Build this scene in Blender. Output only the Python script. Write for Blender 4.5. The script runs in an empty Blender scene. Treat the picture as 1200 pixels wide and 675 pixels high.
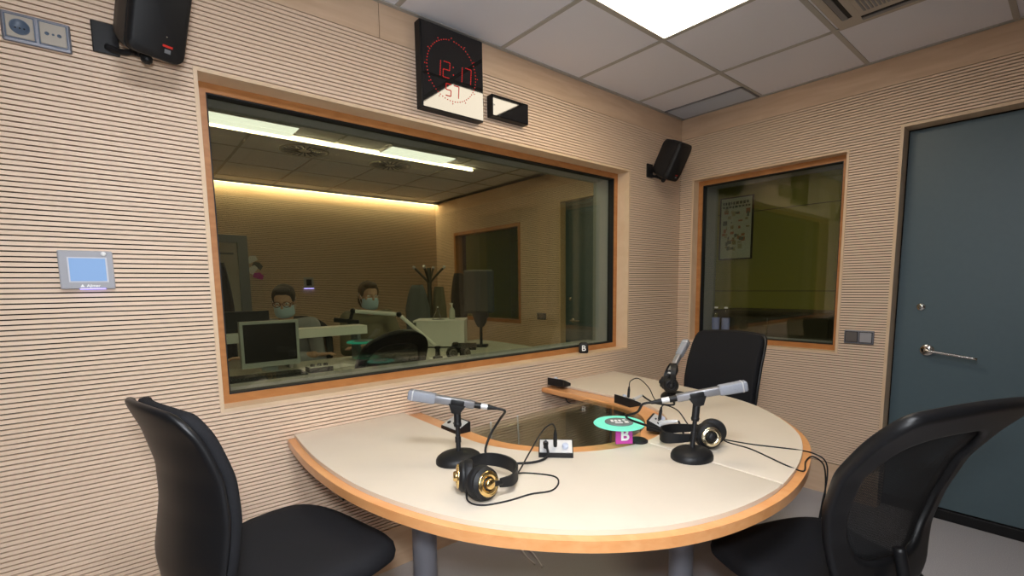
import bpy, bmesh, math, random
from mathutils import Vector, Matrix

random.seed(7)
S = bpy.context.scene
COL = S.collection
V = Vector
PI = math.pi

# ------------------------------------------------------------------ camera, world, light, exposure
cam_data = bpy.data.cameras.new('camera')
cam = bpy.data.objects.new('camera', cam_data)
COL.objects.link(cam)
S.camera = cam
cam_data.sensor_fit = 'HORIZONTAL'
cam_data.sensor_width = 36.0
cam_data.lens = 36.0 * 556.3031 / 1200.0
cam_data.shift_y = 58.17 / 1200.0
cam_data.clip_start = 0.02
_y, _p, _r = math.radians(50.1957), math.radians(-6.2512), math.radians(-0.7718)
_fw = V((math.cos(_y) * math.cos(_p), math.sin(_y) * math.cos(_p), math.sin(_p)))
_rt = _fw.cross(V((0, 0, 1))).normalized()
_up = _rt.cross(_fw)
_R = _rt * math.cos(_r) + _up * math.sin(_r)
_U = -_rt * math.sin(_r) + _up * math.cos(_r)
_m = Matrix((_R, _U, -_fw)).transposed().to_4x4()
_m.translation = V((-3.3008, -1.9779, 1.3107))
cam.matrix_world = _m

world = bpy.data.worlds.new('world')
S.world = world
world.use_nodes = True
world.node_tree.nodes['Background'].inputs[0].default_value = (0.9, 0.95, 1.0, 1)
world.node_tree.nodes['Background'].inputs[1].default_value = 0.05

S.view_settings.view_transform = 'Standard'
S.view_settings.look = 'None'
S.view_settings.gamma = 1.0
S.view_settings.use_curve_mapping = False
S.view_settings.exposure = 0.17

PANEL_STRENGTH = 15.0          # studio ceiling panels
BOUNCE_FILL = 50.0               # added unseen panel above the camera, stands in for bounced flash
COVE_STRENGTH = 16.0           # control room LED strips
FIXTURE_STRENGTH = 1.2        # control room box fittings (weakly lit)


def area(name, loc, size, power, color=(1, 1, 1), size_y=None, rot=(0, 0, 0)):
    l = bpy.data.lights.new(name, 'AREA')
    l.energy = power
    l.color = color
    l.shape = 'RECTANGLE'
    l.size = size
    l.size_y = size_y or size
    o = bpy.data.objects.new(name, l)
    o.location = loc
    o.rotation_euler = rot
    COL.objects.link(o)
    return o


def spot_flash(name, loc, target, power, radius, angle, blend, color):
    l = bpy.data.lights.new(name, 'SPOT')
    l.energy = power
    l.shadow_soft_size = radius
    l.spot_size = math.radians(angle)
    l.spot_blend = blend
    l.color = color
    o = bpy.data.objects.new(name, l)
    o.location = loc
    o.rotation_euler = (V(target) - V(loc)).to_track_quat('-Z', 'Y').to_euler()
    COL.objects.link(o)
    return o


# the photographer's on-camera flash, a little above the lens
spot_flash('camera_flash', (-3.33, -2.02, 1.50), (-2.30, -0.25, 0.95), 70.0, 0.06, 140, 0.9, (0.92, 0.96, 1.0))

# ------------------------------------------------------------------ materials
MATS = {}


def new_mat(name):
    m = bpy.data.materials.new(name)
    m.use_nodes = True
    MATS[name] = m
    return m, m.node_tree.nodes, m.node_tree.links, m.node_tree.nodes['Principled BSDF']


def plain(name, col, rough=0.5, metal=0.0, spec=0.5, noise=0.0, nscale=60.0, bump=0.0, coat=0.0):
    m, N, L, b = new_mat(name)
    b.inputs['Base Color'].default_value = (*col, 1)
    b.inputs['Roughness'].default_value = rough
    b.inputs['Metallic'].default_value = metal
    b.inputs['Specular IOR Level'].default_value = spec
    b.inputs['Coat Weight'].default_value = coat
    if noise or bump:
        tc = N.new('ShaderNodeTexCoord')
        nz = N.new('ShaderNodeTexNoise')
        nz.inputs['Scale'].default_value = nscale
        nz.inputs['Detail'].default_value = 4
        L.new(tc.outputs['Object'], nz.inputs['Vector'])
        if noise:
            mp = N.new('ShaderNodeMapRange')
            mp.inputs['To Min'].default_value = 1 - noise
            mp.inputs['To Max'].default_value = 1 + noise
            L.new(nz.outputs['Fac'], mp.inputs['Value'])
            mx = N.new('ShaderNodeVectorMath')
            mx.operation = 'SCALE'
            mx.inputs[0].default_value = col
            L.new(mp.outputs[0], mx.inputs['Scale'])
            L.new(mx.outputs[0], b.inputs['Base Color'])
        if bump:
            bp = N.new('ShaderNodeBump')
            bp.inputs['Strength'].default_value = bump
            bp.inputs['Distance'].default_value = 0.002
            L.new(nz.outputs['Fac'], bp.inputs['Height'])
            L.new(bp.outputs[0], b.inputs['Normal'])
    return m


def wood(name, c1, c2, rough=0.45, scale=(1.2, 1.2, 14), grain=1.0, spec=0.4, coat=0.0):
    m, N, L, b = new_mat(name)
    tc = N.new('ShaderNodeTexCoord')
    mp = N.new('ShaderNodeMapping')
    mp.inputs['Scale'].default_value = scale
    L.new(tc.outputs['Object'], mp.inputs['Vector'])
    nz = N.new('ShaderNodeTexNoise')
    nz.inputs['Scale'].default_value = 3.0
    nz.inputs['Detail'].default_value = 6
    nz.inputs['Distortion'].default_value = 0.6
    L.new(mp.outputs[0], nz.inputs['Vector'])
    rp = N.new('ShaderNodeValToRGB')
    rp.color_ramp.elements[0].position = 0.5 - 0.25 / grain
    rp.color_ramp.elements[0].color = (*c1, 1)
    rp.color_ramp.elements[1].position = 0.5 + 0.25 / grain
    rp.color_ramp.elements[1].color = (*c2, 1)
    L.new(nz.outputs['Fac'], rp.inputs[0])
    L.new(rp.outputs[0], b.inputs['Base Color'])
    b.inputs['Roughness'].default_value = rough
    b.inputs['Specular IOR Level'].default_value = spec
    b.inputs['Coat Weight'].default_value = coat
    b.inputs['Coat Roughness'].default_value = 0.15
    return m


def emit(name, col, strength):
    m, N, L, b = new_mat(name)
    b.inputs['Base Color'].default_value = (*[0.25 * c for c in col], 1)
    b.inputs['Roughness'].default_value = 0.6
    b.inputs['Specular IOR Level'].default_value = 0.2
    b.inputs['Emission Color'].default_value = (*col, 1)
    b.inputs['Emission Strength'].default_value = strength
    return m


def glass(name, tint, ior=1.5, boost=1.0, rough=0.0):
    """thin pane: fresnel mix of tinted transparency and sharp reflection"""
    m, N, L, b = new_mat(name)
    N.remove(b)
    out = N['Material Output']
    tr = N.new('ShaderNodeBsdfTransparent')
    tr.inputs[0].default_value = (*tint, 1)
    gl = N.new('ShaderNodeBsdfGlossy')
    gl.inputs['Roughness'].default_value = rough
    lw = N.new('ShaderNodeLayerWeight')
    lw.inputs[0].default_value = 0.5
    pw = N.new('ShaderNodeMath')
    pw.operation = 'POWER'
    pw.inputs[1].default_value = 5.0
    L.new(lw.outputs['Facing'], pw.inputs[0])
    f0 = ((ior - 1) / (ior + 1)) ** 2
    ma = N.new('ShaderNodeMath')
    ma.operation = 'MULTIPLY_ADD'
    ma.inputs[1].default_value = 1 - f0
    ma.inputs[2].default_value = f0
    L.new(pw.outputs[0], ma.inputs[0])
    mu = N.new('ShaderNodeMath')
    mu.operation = 'MULTIPLY'
    mu.use_clamp = True
    mu.inputs[1].default_value = boost
    L.new(ma.outputs[0], mu.inputs[0])
    mx = N.new('ShaderNodeMixShader')
    L.new(mu.outputs[0], mx.inputs[0])
    L.new(tr.outputs[0], mx.inputs[1])
    L.new(gl.outputs[0], mx.inputs[2])
    L.new(mx.outputs[0], out.inputs[0])
    return m


def weave(name, col, scale, hole):
    """fabric mesh with real see-through holes"""
    m, N, L, b = new_mat(name)
    b.inputs['Base Color'].default_value = (*col, 1)
    b.inputs['Roughness'].default_value = 0.7
    tc = N.new('ShaderNodeTexCoord')
    sp = N.new('ShaderNodeSeparateXYZ')
    L.new(tc.outputs['Object'], sp.inputs[0])
    fac = None
    for ax in ('Y', 'Z'):
        mu = N.new('ShaderNodeMath')
        mu.operation = 'MULTIPLY'
        mu.inputs[1].default_value = scale
        L.new(sp.outputs[ax], mu.inputs[0])
        fc = N.new('ShaderNodeMath')
        fc.operation = 'FRACT'
        L.new(mu.outputs[0], fc.inputs[0])
        lt = N.new('ShaderNodeMath')
        lt.operation = 'LESS_THAN'
        lt.inputs[1].default_value = hole
        L.new(fc.outputs[0], lt.inputs[0])
        if fac is None:
            fac = lt
        else:
            mm = N.new('ShaderNodeMath')
            mm.operation = 'MULTIPLY'
            L.new(fac.outputs[0], mm.inputs[0])
            L.new(lt.outputs[0], mm.inputs[1])
            fac = mm
    iv = N.new('ShaderNodeMath')
    iv.operation = 'SUBTRACT'
    iv.inputs[0].default_value = 1.0
    L.new(fac.outputs[0], iv.inputs[1])
    L.new(iv.outputs[0], b.inputs['Alpha'])
    return m


MAPLE = wood('maple_slat', (0.72, 0.535, 0.385), (0.79, 0.605, 0.455), 0.5, (1.5, 1.5, 40))
MAPLE_BOARD = wood('maple_board', (0.60, 0.41, 0.27), (0.72, 0.53, 0.37), 0.42, (1.2, 1.2, 9))
MAPLE_TRIM = wood('maple_trim', (0.66, 0.47, 0.30), (0.74, 0.56, 0.38), 0.4, (3, 3, 3))
GROOVE = plain('dark_groove_felt', (0.018, 0.012, 0.009), 0.9, spec=0.1)  # dark backing that shows between the slats
UNSEEN_DARK = plain('unseen_dark_slat', (0.12, 0.105, 0.095), 0.9, noise=0.1)  # unseen studio walls, made dark to cut bounce and pane reflections
FRAME_WOOD = wood('cherry_frame', (0.37, 0.145, 0.042), (0.48, 0.215, 0.07), 0.35, (4, 4, 14), coat=0.2)
RIM_WOOD = wood('beech_rim', (0.72, 0.31, 0.105), (0.80, 0.40, 0.165), 0.28, (9, 3, 12), coat=0.35)
LEATHER = plain('cream_leather', (0.70, 0.61, 0.50), 0.38, noise=0.04, nscale=9, bump=0.05, spec=0.45)
CARPET = plain('grey_carpet', (0.38, 0.37, 0.39), 0.95, noise=0.35, nscale=260, bump=0.4, spec=0.1)
TILE = plain('ceiling_tile', (0.79, 0.79, 0.85), 0.9, noise=0.04, nscale=300)
TBAR = plain('ceiling_bar', (0.42, 0.40, 0.37), 0.5)
OFFWHITE = plain('offwhite_plaster', (0.62, 0.58, 0.52), 0.9)
DOORBLUE = plain('slate_blue_laminate', (0.075, 0.115, 0.135), 0.42, noise=0.05, nscale=40)
STEEL = plain('brushed_steel', (0.62, 0.60, 0.56), 0.22, 1.0)
CHROME = plain('chrome', (0.82, 0.80, 0.76), 0.08, 1.0)
GREYMET = plain('grey_metal', (0.26, 0.27, 0.29), 0.4, 0.6)
LEGGREY = plain('grey_painted_leg', (0.20, 0.20, 0.225), 0.35, 0.2)
BLACKP = plain('black_plastic', (0.009, 0.009, 0.010), 0.48, spec=0.32, bump=0.05, nscale=400)
BLACKG = plain('black_gloss', (0.006, 0.006, 0.007), 0.04, spec=0.6)
BLACKR = plain('black_rubber', (0.008, 0.008, 0.009), 0.55, spec=0.35)
FABRIC = plain('black_fabric', (0.011, 0.011, 0.013), 0.85, noise=0.3, nscale=500, bump=0.3, spec=0.2)
CHAIRP = plain('black_chair_plastic', (0.007, 0.007, 0.008), 0.42, spec=0.36, bump=0.04, nscale=300)
MESHF = weave('black_net', (0.012, 0.012, 0.013), 260.0, 0.57)
GOLD = plain('gold_ring', (0.83, 0.60, 0.26), 0.22, 1.0)
MICGREY = plain('microphone_grey', (0.29, 0.29, 0.31), 0.42, 0.6)
MICNET = plain('microphone_grille', (0.30, 0.315, 0.36), 0.6, 0.3, noise=0.45, nscale=900, bump=0.5)
SILVER = plain('silver_faceplate', (0.62, 0.62, 0.63), 0.35, 0.3)
KNOB = plain('pale_knob', (0.50, 0.54, 0.66), 0.35)
WHITE = plain('white_paint', (0.80, 0.80, 0.80), 0.5)
WHITECORD = plain('white_cord', (0.70, 0.70, 0.72), 0.5)
LETTER = plain('white_letter', (0.90, 0.90, 0.90), 0.5)
PANELGREY = plain('thermostat_silver', (0.40, 0.40, 0.43), 0.6, 0.0, spec=0.2)
BEZEL = plain('pale_bezel', (0.62, 0.62, 0.66), 0.6, spec=0.2)
SOCKETMET = plain('socket_frame', (0.20, 0.20, 0.23), 0.4, 0.5)
SOCKETFACE = plain('socket_face', (0.38, 0.33, 0.27), 0.4)
SOCKETBLUE = plain('socket_blue', (0.08, 0.11, 0.16), 0.4)
CAVITY = plain('cavity_grey', (0.26, 0.28, 0.31), 0.55, 0.2)
GREYFAB = plain('grey_cloth', (0.13, 0.14, 0.14), 0.9, noise=0.2, nscale=80, bump=0.2)
DARKFAB = plain('dark_cloth', (0.030, 0.028, 0.027), 0.9, noise=0.2, nscale=80)
KHAKI = plain('khaki_cloth', (0.17, 0.15, 0.10), 0.9, noise=0.1, nscale=80)
SKIN = plain('skin', (0.50, 0.30, 0.21), 0.5, noise=0.05, nscale=30)
HAIR = plain('dark_hair', (0.030, 0.020, 0.014), 0.6, bump=0.5, nscale=150)
HAIR_BROWN = plain('brown_hair', (0.085, 0.05, 0.028), 0.6, bump=0.5, nscale=150)
MASK = plain('surgical_mask', (0.42, 0.56, 0.68), 0.8, bump=0.1, nscale=90)
SPEC = plain('brown_spectacles', (0.12, 0.035, 0.02), 0.3)
MAGENTA = plain('magenta_card', (0.55, 0.055, 0.36), 0.4)
CONTROL_DESK = plain('desk_grey', (0.42, 0.42, 0.38), 0.5)
YELLOWGREEN = plain('yellow_green_wall', (0.36, 0.34, 0.07), 0.7)
CORRIDOR_DARK = plain('dark_cupboard', (0.06, 0.052, 0.035), 0.5)
PAPER = plain('poster_paper', (0.60, 0.66, 0.58), 0.6)
LABELBLUE = plain('blue_label', (0.20, 0.24, 0.50), 0.5)
CLEAR = glass('clear_plastic', (0.93, 0.95, 0.95), 1.4)
PANE = glass('window_glass', (0.93, 0.935, 0.865), 1.5, 1.15)
TABLEGLASS = glass('smoked_table_glass', (0.86, 0.87, 0.80), 1.75, 1.0)
PANEL_E = emit('panel_light', (1.0, 0.87, 0.67), PANEL_STRENGTH)
BOUNCE_E = emit('bounce_fill_light', (0.92, 0.955, 1.0), BOUNCE_FILL)
COVE_E = emit('cove_light', (1.0, 0.86, 0.58), COVE_STRENGTH)
FIX_E = emit('fitting_light', (0.96, 1.0, 0.97), FIXTURE_STRENGTH)
LEDRED = emit('red_led', (0.90, 0.035, 0.03), 0.38)
LEDPURPLE = emit('purple_led', (0.35, 0.30, 1.0), 2.5)
TURQ = emit('turquoise_light', (0.24, 0.92, 0.66), 0.68)
SCREENBLUE = emit('blue_screen', (0.32, 0.52, 0.88), 0.55)
SCREENDARK = plain('dark_screen', (0.012, 0.012, 0.010), 0.35, spec=0.15)
CAP = plain('disc_cap_grey', (0.16, 0.19, 0.19), 0.5)
RED = plain('red_badge', (0.55, 0.03, 0.02), 0.4)

# ------------------------------------------------------------------ object helpers
MW = {}


def prop(o, label=None, cat=None, group=None, kind=None):
    if label:
        o['label'] = label
    if cat:
        o['category'] = cat
    if group:
        o['group'] = group
    if kind:
        o['kind'] = kind
    return o


def thing(name, label, cat, loc=(0, 0, 0), rotz=0.0, group=None):
    o = bpy.data.objects.new(name, None)
    o.empty_display_size = 0.05
    o.location = loc
    o.rotation_euler = (0, 0, rotz)
    COL.objects.link(o)
    MW[o.name] = Matrix.Translation(V(loc)) @ Matrix.Rotation(rotz, 4, 'Z')
    return prop(o, label, cat, group)


class MB:
    """collects geometry for ONE mesh object"""

    def __init__(s):
        s.bm = bmesh.new()
        s.mats = []

    def _mi(s, m):
        if m is None:
            return 0
        if m not in s.mats:
            s.mats.append(m)
        return s.mats.index(m)

    def _tag(s, verts, m):
        i = s._mi(m)
        fs = set()
        for v in verts:
            fs.update(v.link_faces)
        for f in fs:
            f.material_index = i
        return fs

    def box(s, a, b, m=None, T=None, bev=0.0, seg=2):
        a, b = V(a), V(b)
        lo = V([min(a[i], b[i]) for i in range(3)])
        hi = V([max(a[i], b[i]) for i in range(3)])
        vs = [s.bm.verts.new((x, y, z)) for x in (lo.x, hi.x) for y in (lo.y, hi.y) for z in (lo.z, hi.z)]
        fs = []
        for q in ((0, 1, 3, 2), (4, 6, 7, 5), (0, 4, 5, 1), (2, 3, 7, 6), (0, 2, 6, 4), (1, 5, 7, 3)):
            f = s.bm.faces.new([vs[i] for i in q])
            f.material_index = s._mi(m)
            fs.append(f)
        if bev:
            es = set()
            for f in fs:
                es.update(f.edges)
            r = bmesh.ops.bevel(s.bm, geom=list(es), offset=bev, segments=seg, affect='EDGES', profile=0.5)
            vs = list({v for f in r['faces'] for v in f.verts} | {v for v in vs if v.is_valid})
            s._tag(vs, m)
        if T is not None:
            bmesh.ops.transform(s.bm, matrix=T, verts=vs)
        return vs

    def cone(s, p0, p1, r0, r1=None, m=None, seg=20, caps=True):
        p0, p1 = V(p0), V(p1)
        r1 = r0 if r1 is None else r1
        d = p1 - p0
        r = bmesh.ops.create_cone(s.bm, cap_ends=caps, cap_tris=False, segments=seg, radius1=r0, radius2=r1, depth=d.length)
        T = Matrix.Translation((p0 + p1) / 2) @ d.to_track_quat('Z', 'Y').to_matrix().to_4x4()
        bmesh.ops.transform(s.bm, matrix=T, verts=r['verts'])
        s._tag(r['verts'], m)
        return r['verts']

    def ball(s, c, r, m=None, sub=3, T=None):
        rr = (r, r, r) if not hasattr(r, '__len__') else r
        q = bmesh.ops.create_icosphere(s.bm, subdivisions=sub, radius=1.0)
        M = Matrix.Translation(V(c)) @ Matrix.Diagonal((*rr, 1))
        if T is not None:
            M = T @ M
        bmesh.ops.transform(s.bm, matrix=M, verts=q['verts'])
        s._tag(q['verts'], m)
        return q['verts']

    def lathe(s, prof, o, axis=(0, 0, 1), m=None, seg=28, scale_xy=(1, 1)):
        """prof: list of (radius, height); axis: direction of the turning axis"""
        Q = V(axis).to_track_quat('Z', 'Y').to_matrix().to_4x4()
        T = Matrix.Translation(V(o)) @ Q
        rings = []
        mi = s._mi(m)
        for r, h in prof:
            if r < 1e-6:
                rings.append([s.bm.verts.new(T @ V((0, 0, h)))])
            else:
                rings.append([s.bm.verts.new(T @ V((r * scale_xy[0] * math.cos(2 * PI * k / seg), r * scale_xy[1] * math.sin(2 * PI * k / seg), h))) for k in range(seg)])
        for A, B in zip(rings, rings[1:]):
            for k in range(seg):
                k2 = (k + 1) % seg
                if len(A) == 1 and len(B) == 1:
                    continue
                if len(A) == 1:
                    f = s.bm.faces.new((A[0], B[k], B[k2]))
                elif len(B) == 1:
                    f = s.bm.faces.new((A[k], B[0], A[k2]))
                else:
                    f = s.bm.faces.new((A[k], B[k], B[k2], A[k2]))
                f.material_index = mi
                f.smooth = True
        return [v for r in rings for v in r]

    def prism(s, pts, z0, z1, m=None, bev=0.0, T=None):
        lo = [s.bm.verts.new((p[0], p[1], z0)) for p in pts]
        hi = [s.bm.verts.new((p[0], p[1], z1)) for p in pts]
        mi = s._mi(m)
        n = len(pts)
        fs = [s.bm.faces.new(lo[::-1]), s.bm.faces.new(hi)]
        for k in range(n):
            fs.append(s.bm.faces.new((lo[k], lo[(k + 1) % n], hi[(k + 1) % n], hi[k])))
        for f in fs:
            f.material_index = mi
        vs = lo + hi
        if bev:
            es = list(fs[0].edges) + list(fs[1].edges)
            r = bmesh.ops.bevel(s.bm, geom=es, offset=bev, segments=3, affect='EDGES', profile=0.5)
            vs = list({v for f in r['faces'] for v in f.verts} | {v for v in vs if v.is_valid})
            for f in r['faces']:
                f.material_index = mi
        if T is not None:
            bmesh.ops.transform(s.bm, matrix=T, verts=vs)
        return vs

    def tube(s, pts, r, m=None, seg=8, smooth=6, closed=False):
        P = catmull(pts, smooth, closed) if smooth else [V(p) for p in pts]
        rings = []
        mi = s._mi(m)
        n = len(P)
        up = V((0, 0, 1))
        prev = None
        for i, p in enumerate(P):
            a = P[(i - 1) % n] if (closed or i > 0) else P[i]
            b = P[(i + 1) % n] if (closed or i < n - 1) else P[i]
            t = (b - a)
            t = t.normalized() if t.length > 1e-9 else V((0, 0, 1))
            if prev is None:
                u = t.cross(up)
                if u.length < 1e-4:
                    u = t.cross(V((1, 0, 0)))
            else:
                u = prev - t * prev.dot(t)
            u.normalize()
            prev = u
            w = t.cross(u)
            rr = r(i / max(1, n - 1)) if callable(r) else r
            rings.append([s.bm.verts.new(p + (u * math.cos(2 * PI * k / seg) + w * math.sin(2 * PI * k / seg)) * rr) for k in range(seg)])
        pairs = list(zip(rings, rings[1:]))
        if closed:
            pairs.append((rings[-1], rings[0]))
        for A, B in pairs:
            for k in range(seg):
                f = s.bm.faces.new((A[k], A[(k + 1) % seg], B[(k + 1) % seg], B[k]))
                f.material_index = mi
                f.smooth = True
        if not closed:
            for q in (rings[0][::-1], rings[-1]):
                f = s.bm.faces.new(q)
                f.material_index = mi
        return [v for q in rings for v in q]

    def loft(s, rings, m=None, cap=True, smooth=True):
        mi = s._mi(m)
        R = [[s.bm.verts.new(p) for p in q] for q in rings]
        n = len(R[0])
        for A, B in zip(R, R[1:]):
            for k in range(n):
                f = s.bm.faces.new((A[k], A[(k + 1) % n], B[(k + 1) % n], B[k]))
                f.material_index = mi
                f.smooth = smooth
        if cap:
            for q in (R[0][::-1], R[-1]):
                f = s.bm.faces.new(q)
                f.material_index = mi
        return [v for q in R for v in q]

    def xform(s, T):
        bmesh.ops.transform(s.bm, matrix=T, verts=s.bm.verts[:])
        return s

    def build(s, name, mat=None, parent=None, local=False, smooth=None, label=None):
        bm = s.bm
        bm.normal_update()
        bmesh.ops.recalc_face_normals(bm, faces=bm.faces[:])
        if parent is not None and not local:
            bmesh.ops.transform(bm, matrix=MW[parent.name].inverted(), verts=bm.verts[:])
        if smooth is not None:
            for f in bm.faces:
                f.smooth = True
            for e in bm.edges:
                if len(e.link_faces) == 2 and e.calc_face_angle(0) > math.radians(smooth):
                    e.smooth = False
        me = bpy.data.meshes.new(name)
        bm.to_mesh(me)
        bm.free()
        for m in (s.mats or [mat]):
            if m is None:
                m = mat
            me.materials.append(m)
        o = bpy.data.objects.new(name, me)
        COL.objects.link(o)
        if parent is not None:
            o.parent = parent
            MW[o.name] = MW[parent.name]
        else:
            MW[o.name] = Matrix.Identity(4)
        if label:
            o['label'] = label
        return o


def catmull(pts, n=6, closed=False):
    P = [V(p) for p in pts]
    out = []
    N = len(P)
    rng = range(N if closed else N - 1)
    for i in rng:
        if closed:
            p0, p1, p2, p3 = P[(i - 1) % N], P[i], P[(i + 1) % N], P[(i + 2) % N]
        else:
            p0 = P[max(i - 1, 0)]
            p1, p2 = P[i], P[i + 1]
            p3 = P[min(i + 2, N - 1)]
        for k in range(n):
            t = k / n
            out.append(0.5 * ((2 * p1) + (p2 - p0) * t + (2 * p0 - 5 * p1 + 4 * p2 - p3) * t * t + (3 * p1 - p0 - 3 * p2 + p3) * t ** 3))
    if not closed:
        out.append(P[-1])
    return out


def basis(right, up, loc):
    r, u = V(right).normalized(), V(up).normalized()
    n = r.cross(u)
    M = Matrix((r, u, n)).transposed().to_4x4()
    M.translation = V(loc)
    return M


def text(name, body, size, M, mat, parent, extrude=0.0006, bold=0.0, align='CENTER'):
    c = bpy.data.curves.new(name, 'FONT')
    c.body = body
    c.size = size
    c.extrude = extrude
    c.offset = bold
    c.align_x = align
    c.align_y = 'CENTER'
    o = bpy.data.objects.new(name + '_tmp', c)
    COL.objects.link(o)
    dg = bpy.context.evaluated_depsgraph_get()
    me = bpy.data.meshes.new_from_object(o.evaluated_get(dg))
    bpy.data.objects.remove(o)
    me.transform(MW[parent.name].inverted() @ M)
    me.materials.clear()
    me.materials.append(mat)
    q = bpy.data.objects.new(name, me)
    COL.objects.link(q)
    q.parent = parent
    MW[q.name] = MW[parent.name]
    return q


def copy_tree(o, parent=None):
    c = o.copy()
    COL.objects.link(c)
    if parent is not None:
        c.parent = parent
    MW[c.name] = MW.get(o.name, Matrix.Identity(4))
    for ch in list(o.children):
        copy_tree(ch, c)
    return c


def structure(o):
    o['kind'] = 'structure'
    return o


# wall frames: right / up / normal as seen from the studio
def on_left(x, y, z):
    return basis((1, 0, 0), (0, 0, 1), (x, y, z))


def on_right(x, y, z):
    return basis((0, -1, 0), (0, 0, 1), (x, y, z))


# ------------------------------------------------------------------ room shell
H = 2.5
HB, BZ = 2.351, 0.198
NROW = 142
PITCH = (HB - BZ) / NROW
WL, WR, WB, WT = -3.037, -0.6177, 0.8638, 2.061       # big window opening incl. trim
VL, VR, VB, VT = -0.094, -1.062, 0.876, 2.063         # small window
DL, DR, DT = -1.289, -2.32, 2.137                     # door opening
XW, YB = -4.15, -3.15                                 # far ends of the studio

# floor & ceiling
b = MB()
b.box((XW - 0.2, YB - 0.2, -0.12), (2.3, 4.5, 0.0), CARPET)
structure(b.build('floor'))


def slat_wall(mb, a0, a1, openings, P, mat=None, z0=BZ, z1=HB, n=NROW, depth=0.013, gap=0.0040):
    """horizontal slats; P(a, d, z) maps along-wall, depth (into wall), height to a point"""
    pitch = (z1 - z0) / n
    for i in range(n):
        lo, hi = z0 + i * pitch + gap, z0 + (i + 1) * pitch
        cuts = sorted({lo, hi} | {z for o in openings for z in (o[2], o[3]) if lo < z < hi})
        for lo_, hi_ in zip(cuts, cuts[1:]):
            mid = (lo_ + hi_) / 2
            spans = [(a0, a1)]
            for (o0, o1, ob, ot) in openings:
                if not ob < mid < ot:
                    continue
                ns = []
                for s0, s1 in spans:
                    if o1 <= s0 or o0 >= s1:
                        ns.append((s0, s1))
                        continue
                    if o0 > s0:
                        ns.append((s0, o0))
                    if o1 < s1:
                        ns.append((o1, s1))
                spans = ns
            for s0, s1 in spans:
                mb.box(P(s0, 0, lo_), P(s1, depth, hi_), mat or MAPLE)


def PL(a, d, z):
    return (a, d, z)


def PR(a, d, z):
    return (d, a, z)


# wall with the big window (studio side slats, solid core)
b = MB()
slat_wall(b, XW, 0.0, [(WL, WR, WB, WT)], PL)
for (x0, x1, z0, z1) in ((XW - 0.1, WL, 0, H), (WR, 0.3, 0, H), (WL, WR, 0, WB), (WL, WR, WT, H)):
    b.box((x0, 0.012, z0), (x1, 0.30, z1), GROOVE)
b.box((XW - 0.1, 0.28, H - 0.001), (0.3, 0.30, H + 0.15), GROOVE)
for x0, x1 in ((XW, -2.357), (-2.354, 0.0)):
    b.box((x0, 0.0, HB + 0.003), (x1, 0.012, H), MAPLE_BOARD)
for x0, x1 in ((XW, -1.202), (-1.2, 0.0)):
    b.box((x0, -0.002, 0.0), (x1, 0.012, BZ - 0.002), MAPLE_BOARD)
structure(b.build('wall_left', smooth=None))

# wall with the small window and the door
b = MB()
slat_wall(b, -2.75, 0.0, [(VR, VL, VB, VT), (DR, DL, -0.1, DT)], PR)
for (y0, y1, z0, z1) in ((VL, 0.0, 0, H), (DL, VR, 0, H), (YB - 0.1, DR, 0, H), (VR, VL, 0, VB), (VR, VL, VT, H), (DR, DL, DT, H)):
    b.box((0.012, y0, z0), (0.30, y1, z1), GROOVE)
b.box((0.0, YB, HB + 0.003), (0.012, 0.0, H), MAPLE_BOARD)
for y0, y1 in ((DL, 0.0), (YB, DR)):
    b.box((-0.002, y0, 0.0), (0.012, y1, BZ - 0.002), MAPLE_BOARD)
structure(b.build('wall_right'))

b = MB()
slat_wall(b, YB, 0.0, [], lambda a, d, z: (XW - d, a, z), UNSEEN_DARK)
b.box((XW - 0.2, YB, 0), (XW - 0.009, 0.0, H), GROOVE)
b.box((XW - 0.012, YB, HB), (XW, 0.0, H), MAPLE_BOARD)
b.box((XW - 0.012, YB, 0), (XW, 0.0, BZ), MAPLE_BOARD)
structure(b.build('wall_front'))
b = MB()
slat_wall(b, XW, 0.0, [], lambda a, d, z: (a, YB - d, z), UNSEEN_DARK)
b.box((XW, YB - 0.2, 0), (0.0, YB - 0.009, H), GROOVE)
b.box((XW, YB - 0.012, HB), (0.0, YB, H), MAPLE_BOARD)
b.box((XW, YB - 0.012, 0), (0.0, YB, BZ), MAPLE_BOARD)
structure(b.build('wall_rear'))

# studio ceiling: slab, tile grid bars, edge angle
GX = [-0.555 - 0.575 * k for k in range(7)]
GY = [-0.56 - 0.565 * k for k in range(5)]
b = MB()
b.box((XW, YB, H), (0.0, 0.0, H + 0.1), TILE)
structure(b.build('ceiling'))
b = MB()
for x in GX:
    b.box((x - 0.011, YB, H - 0.004), (x + 0.011, 0, H + 0.001), TBAR)
for y in GY:
    b.box((XW, y - 0.011, H - 0.0035), (0, y + 0.011, H + 0.001), TBAR)
b.box((XW, -0.02, H - 0.006), (0, 0.0, H + 0.001), TBAR)
b.box((-0.02, YB, H - 0.006), (0.0, 0, H + 0.001), TBAR)
structure(b.build('trim_1'))


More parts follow.
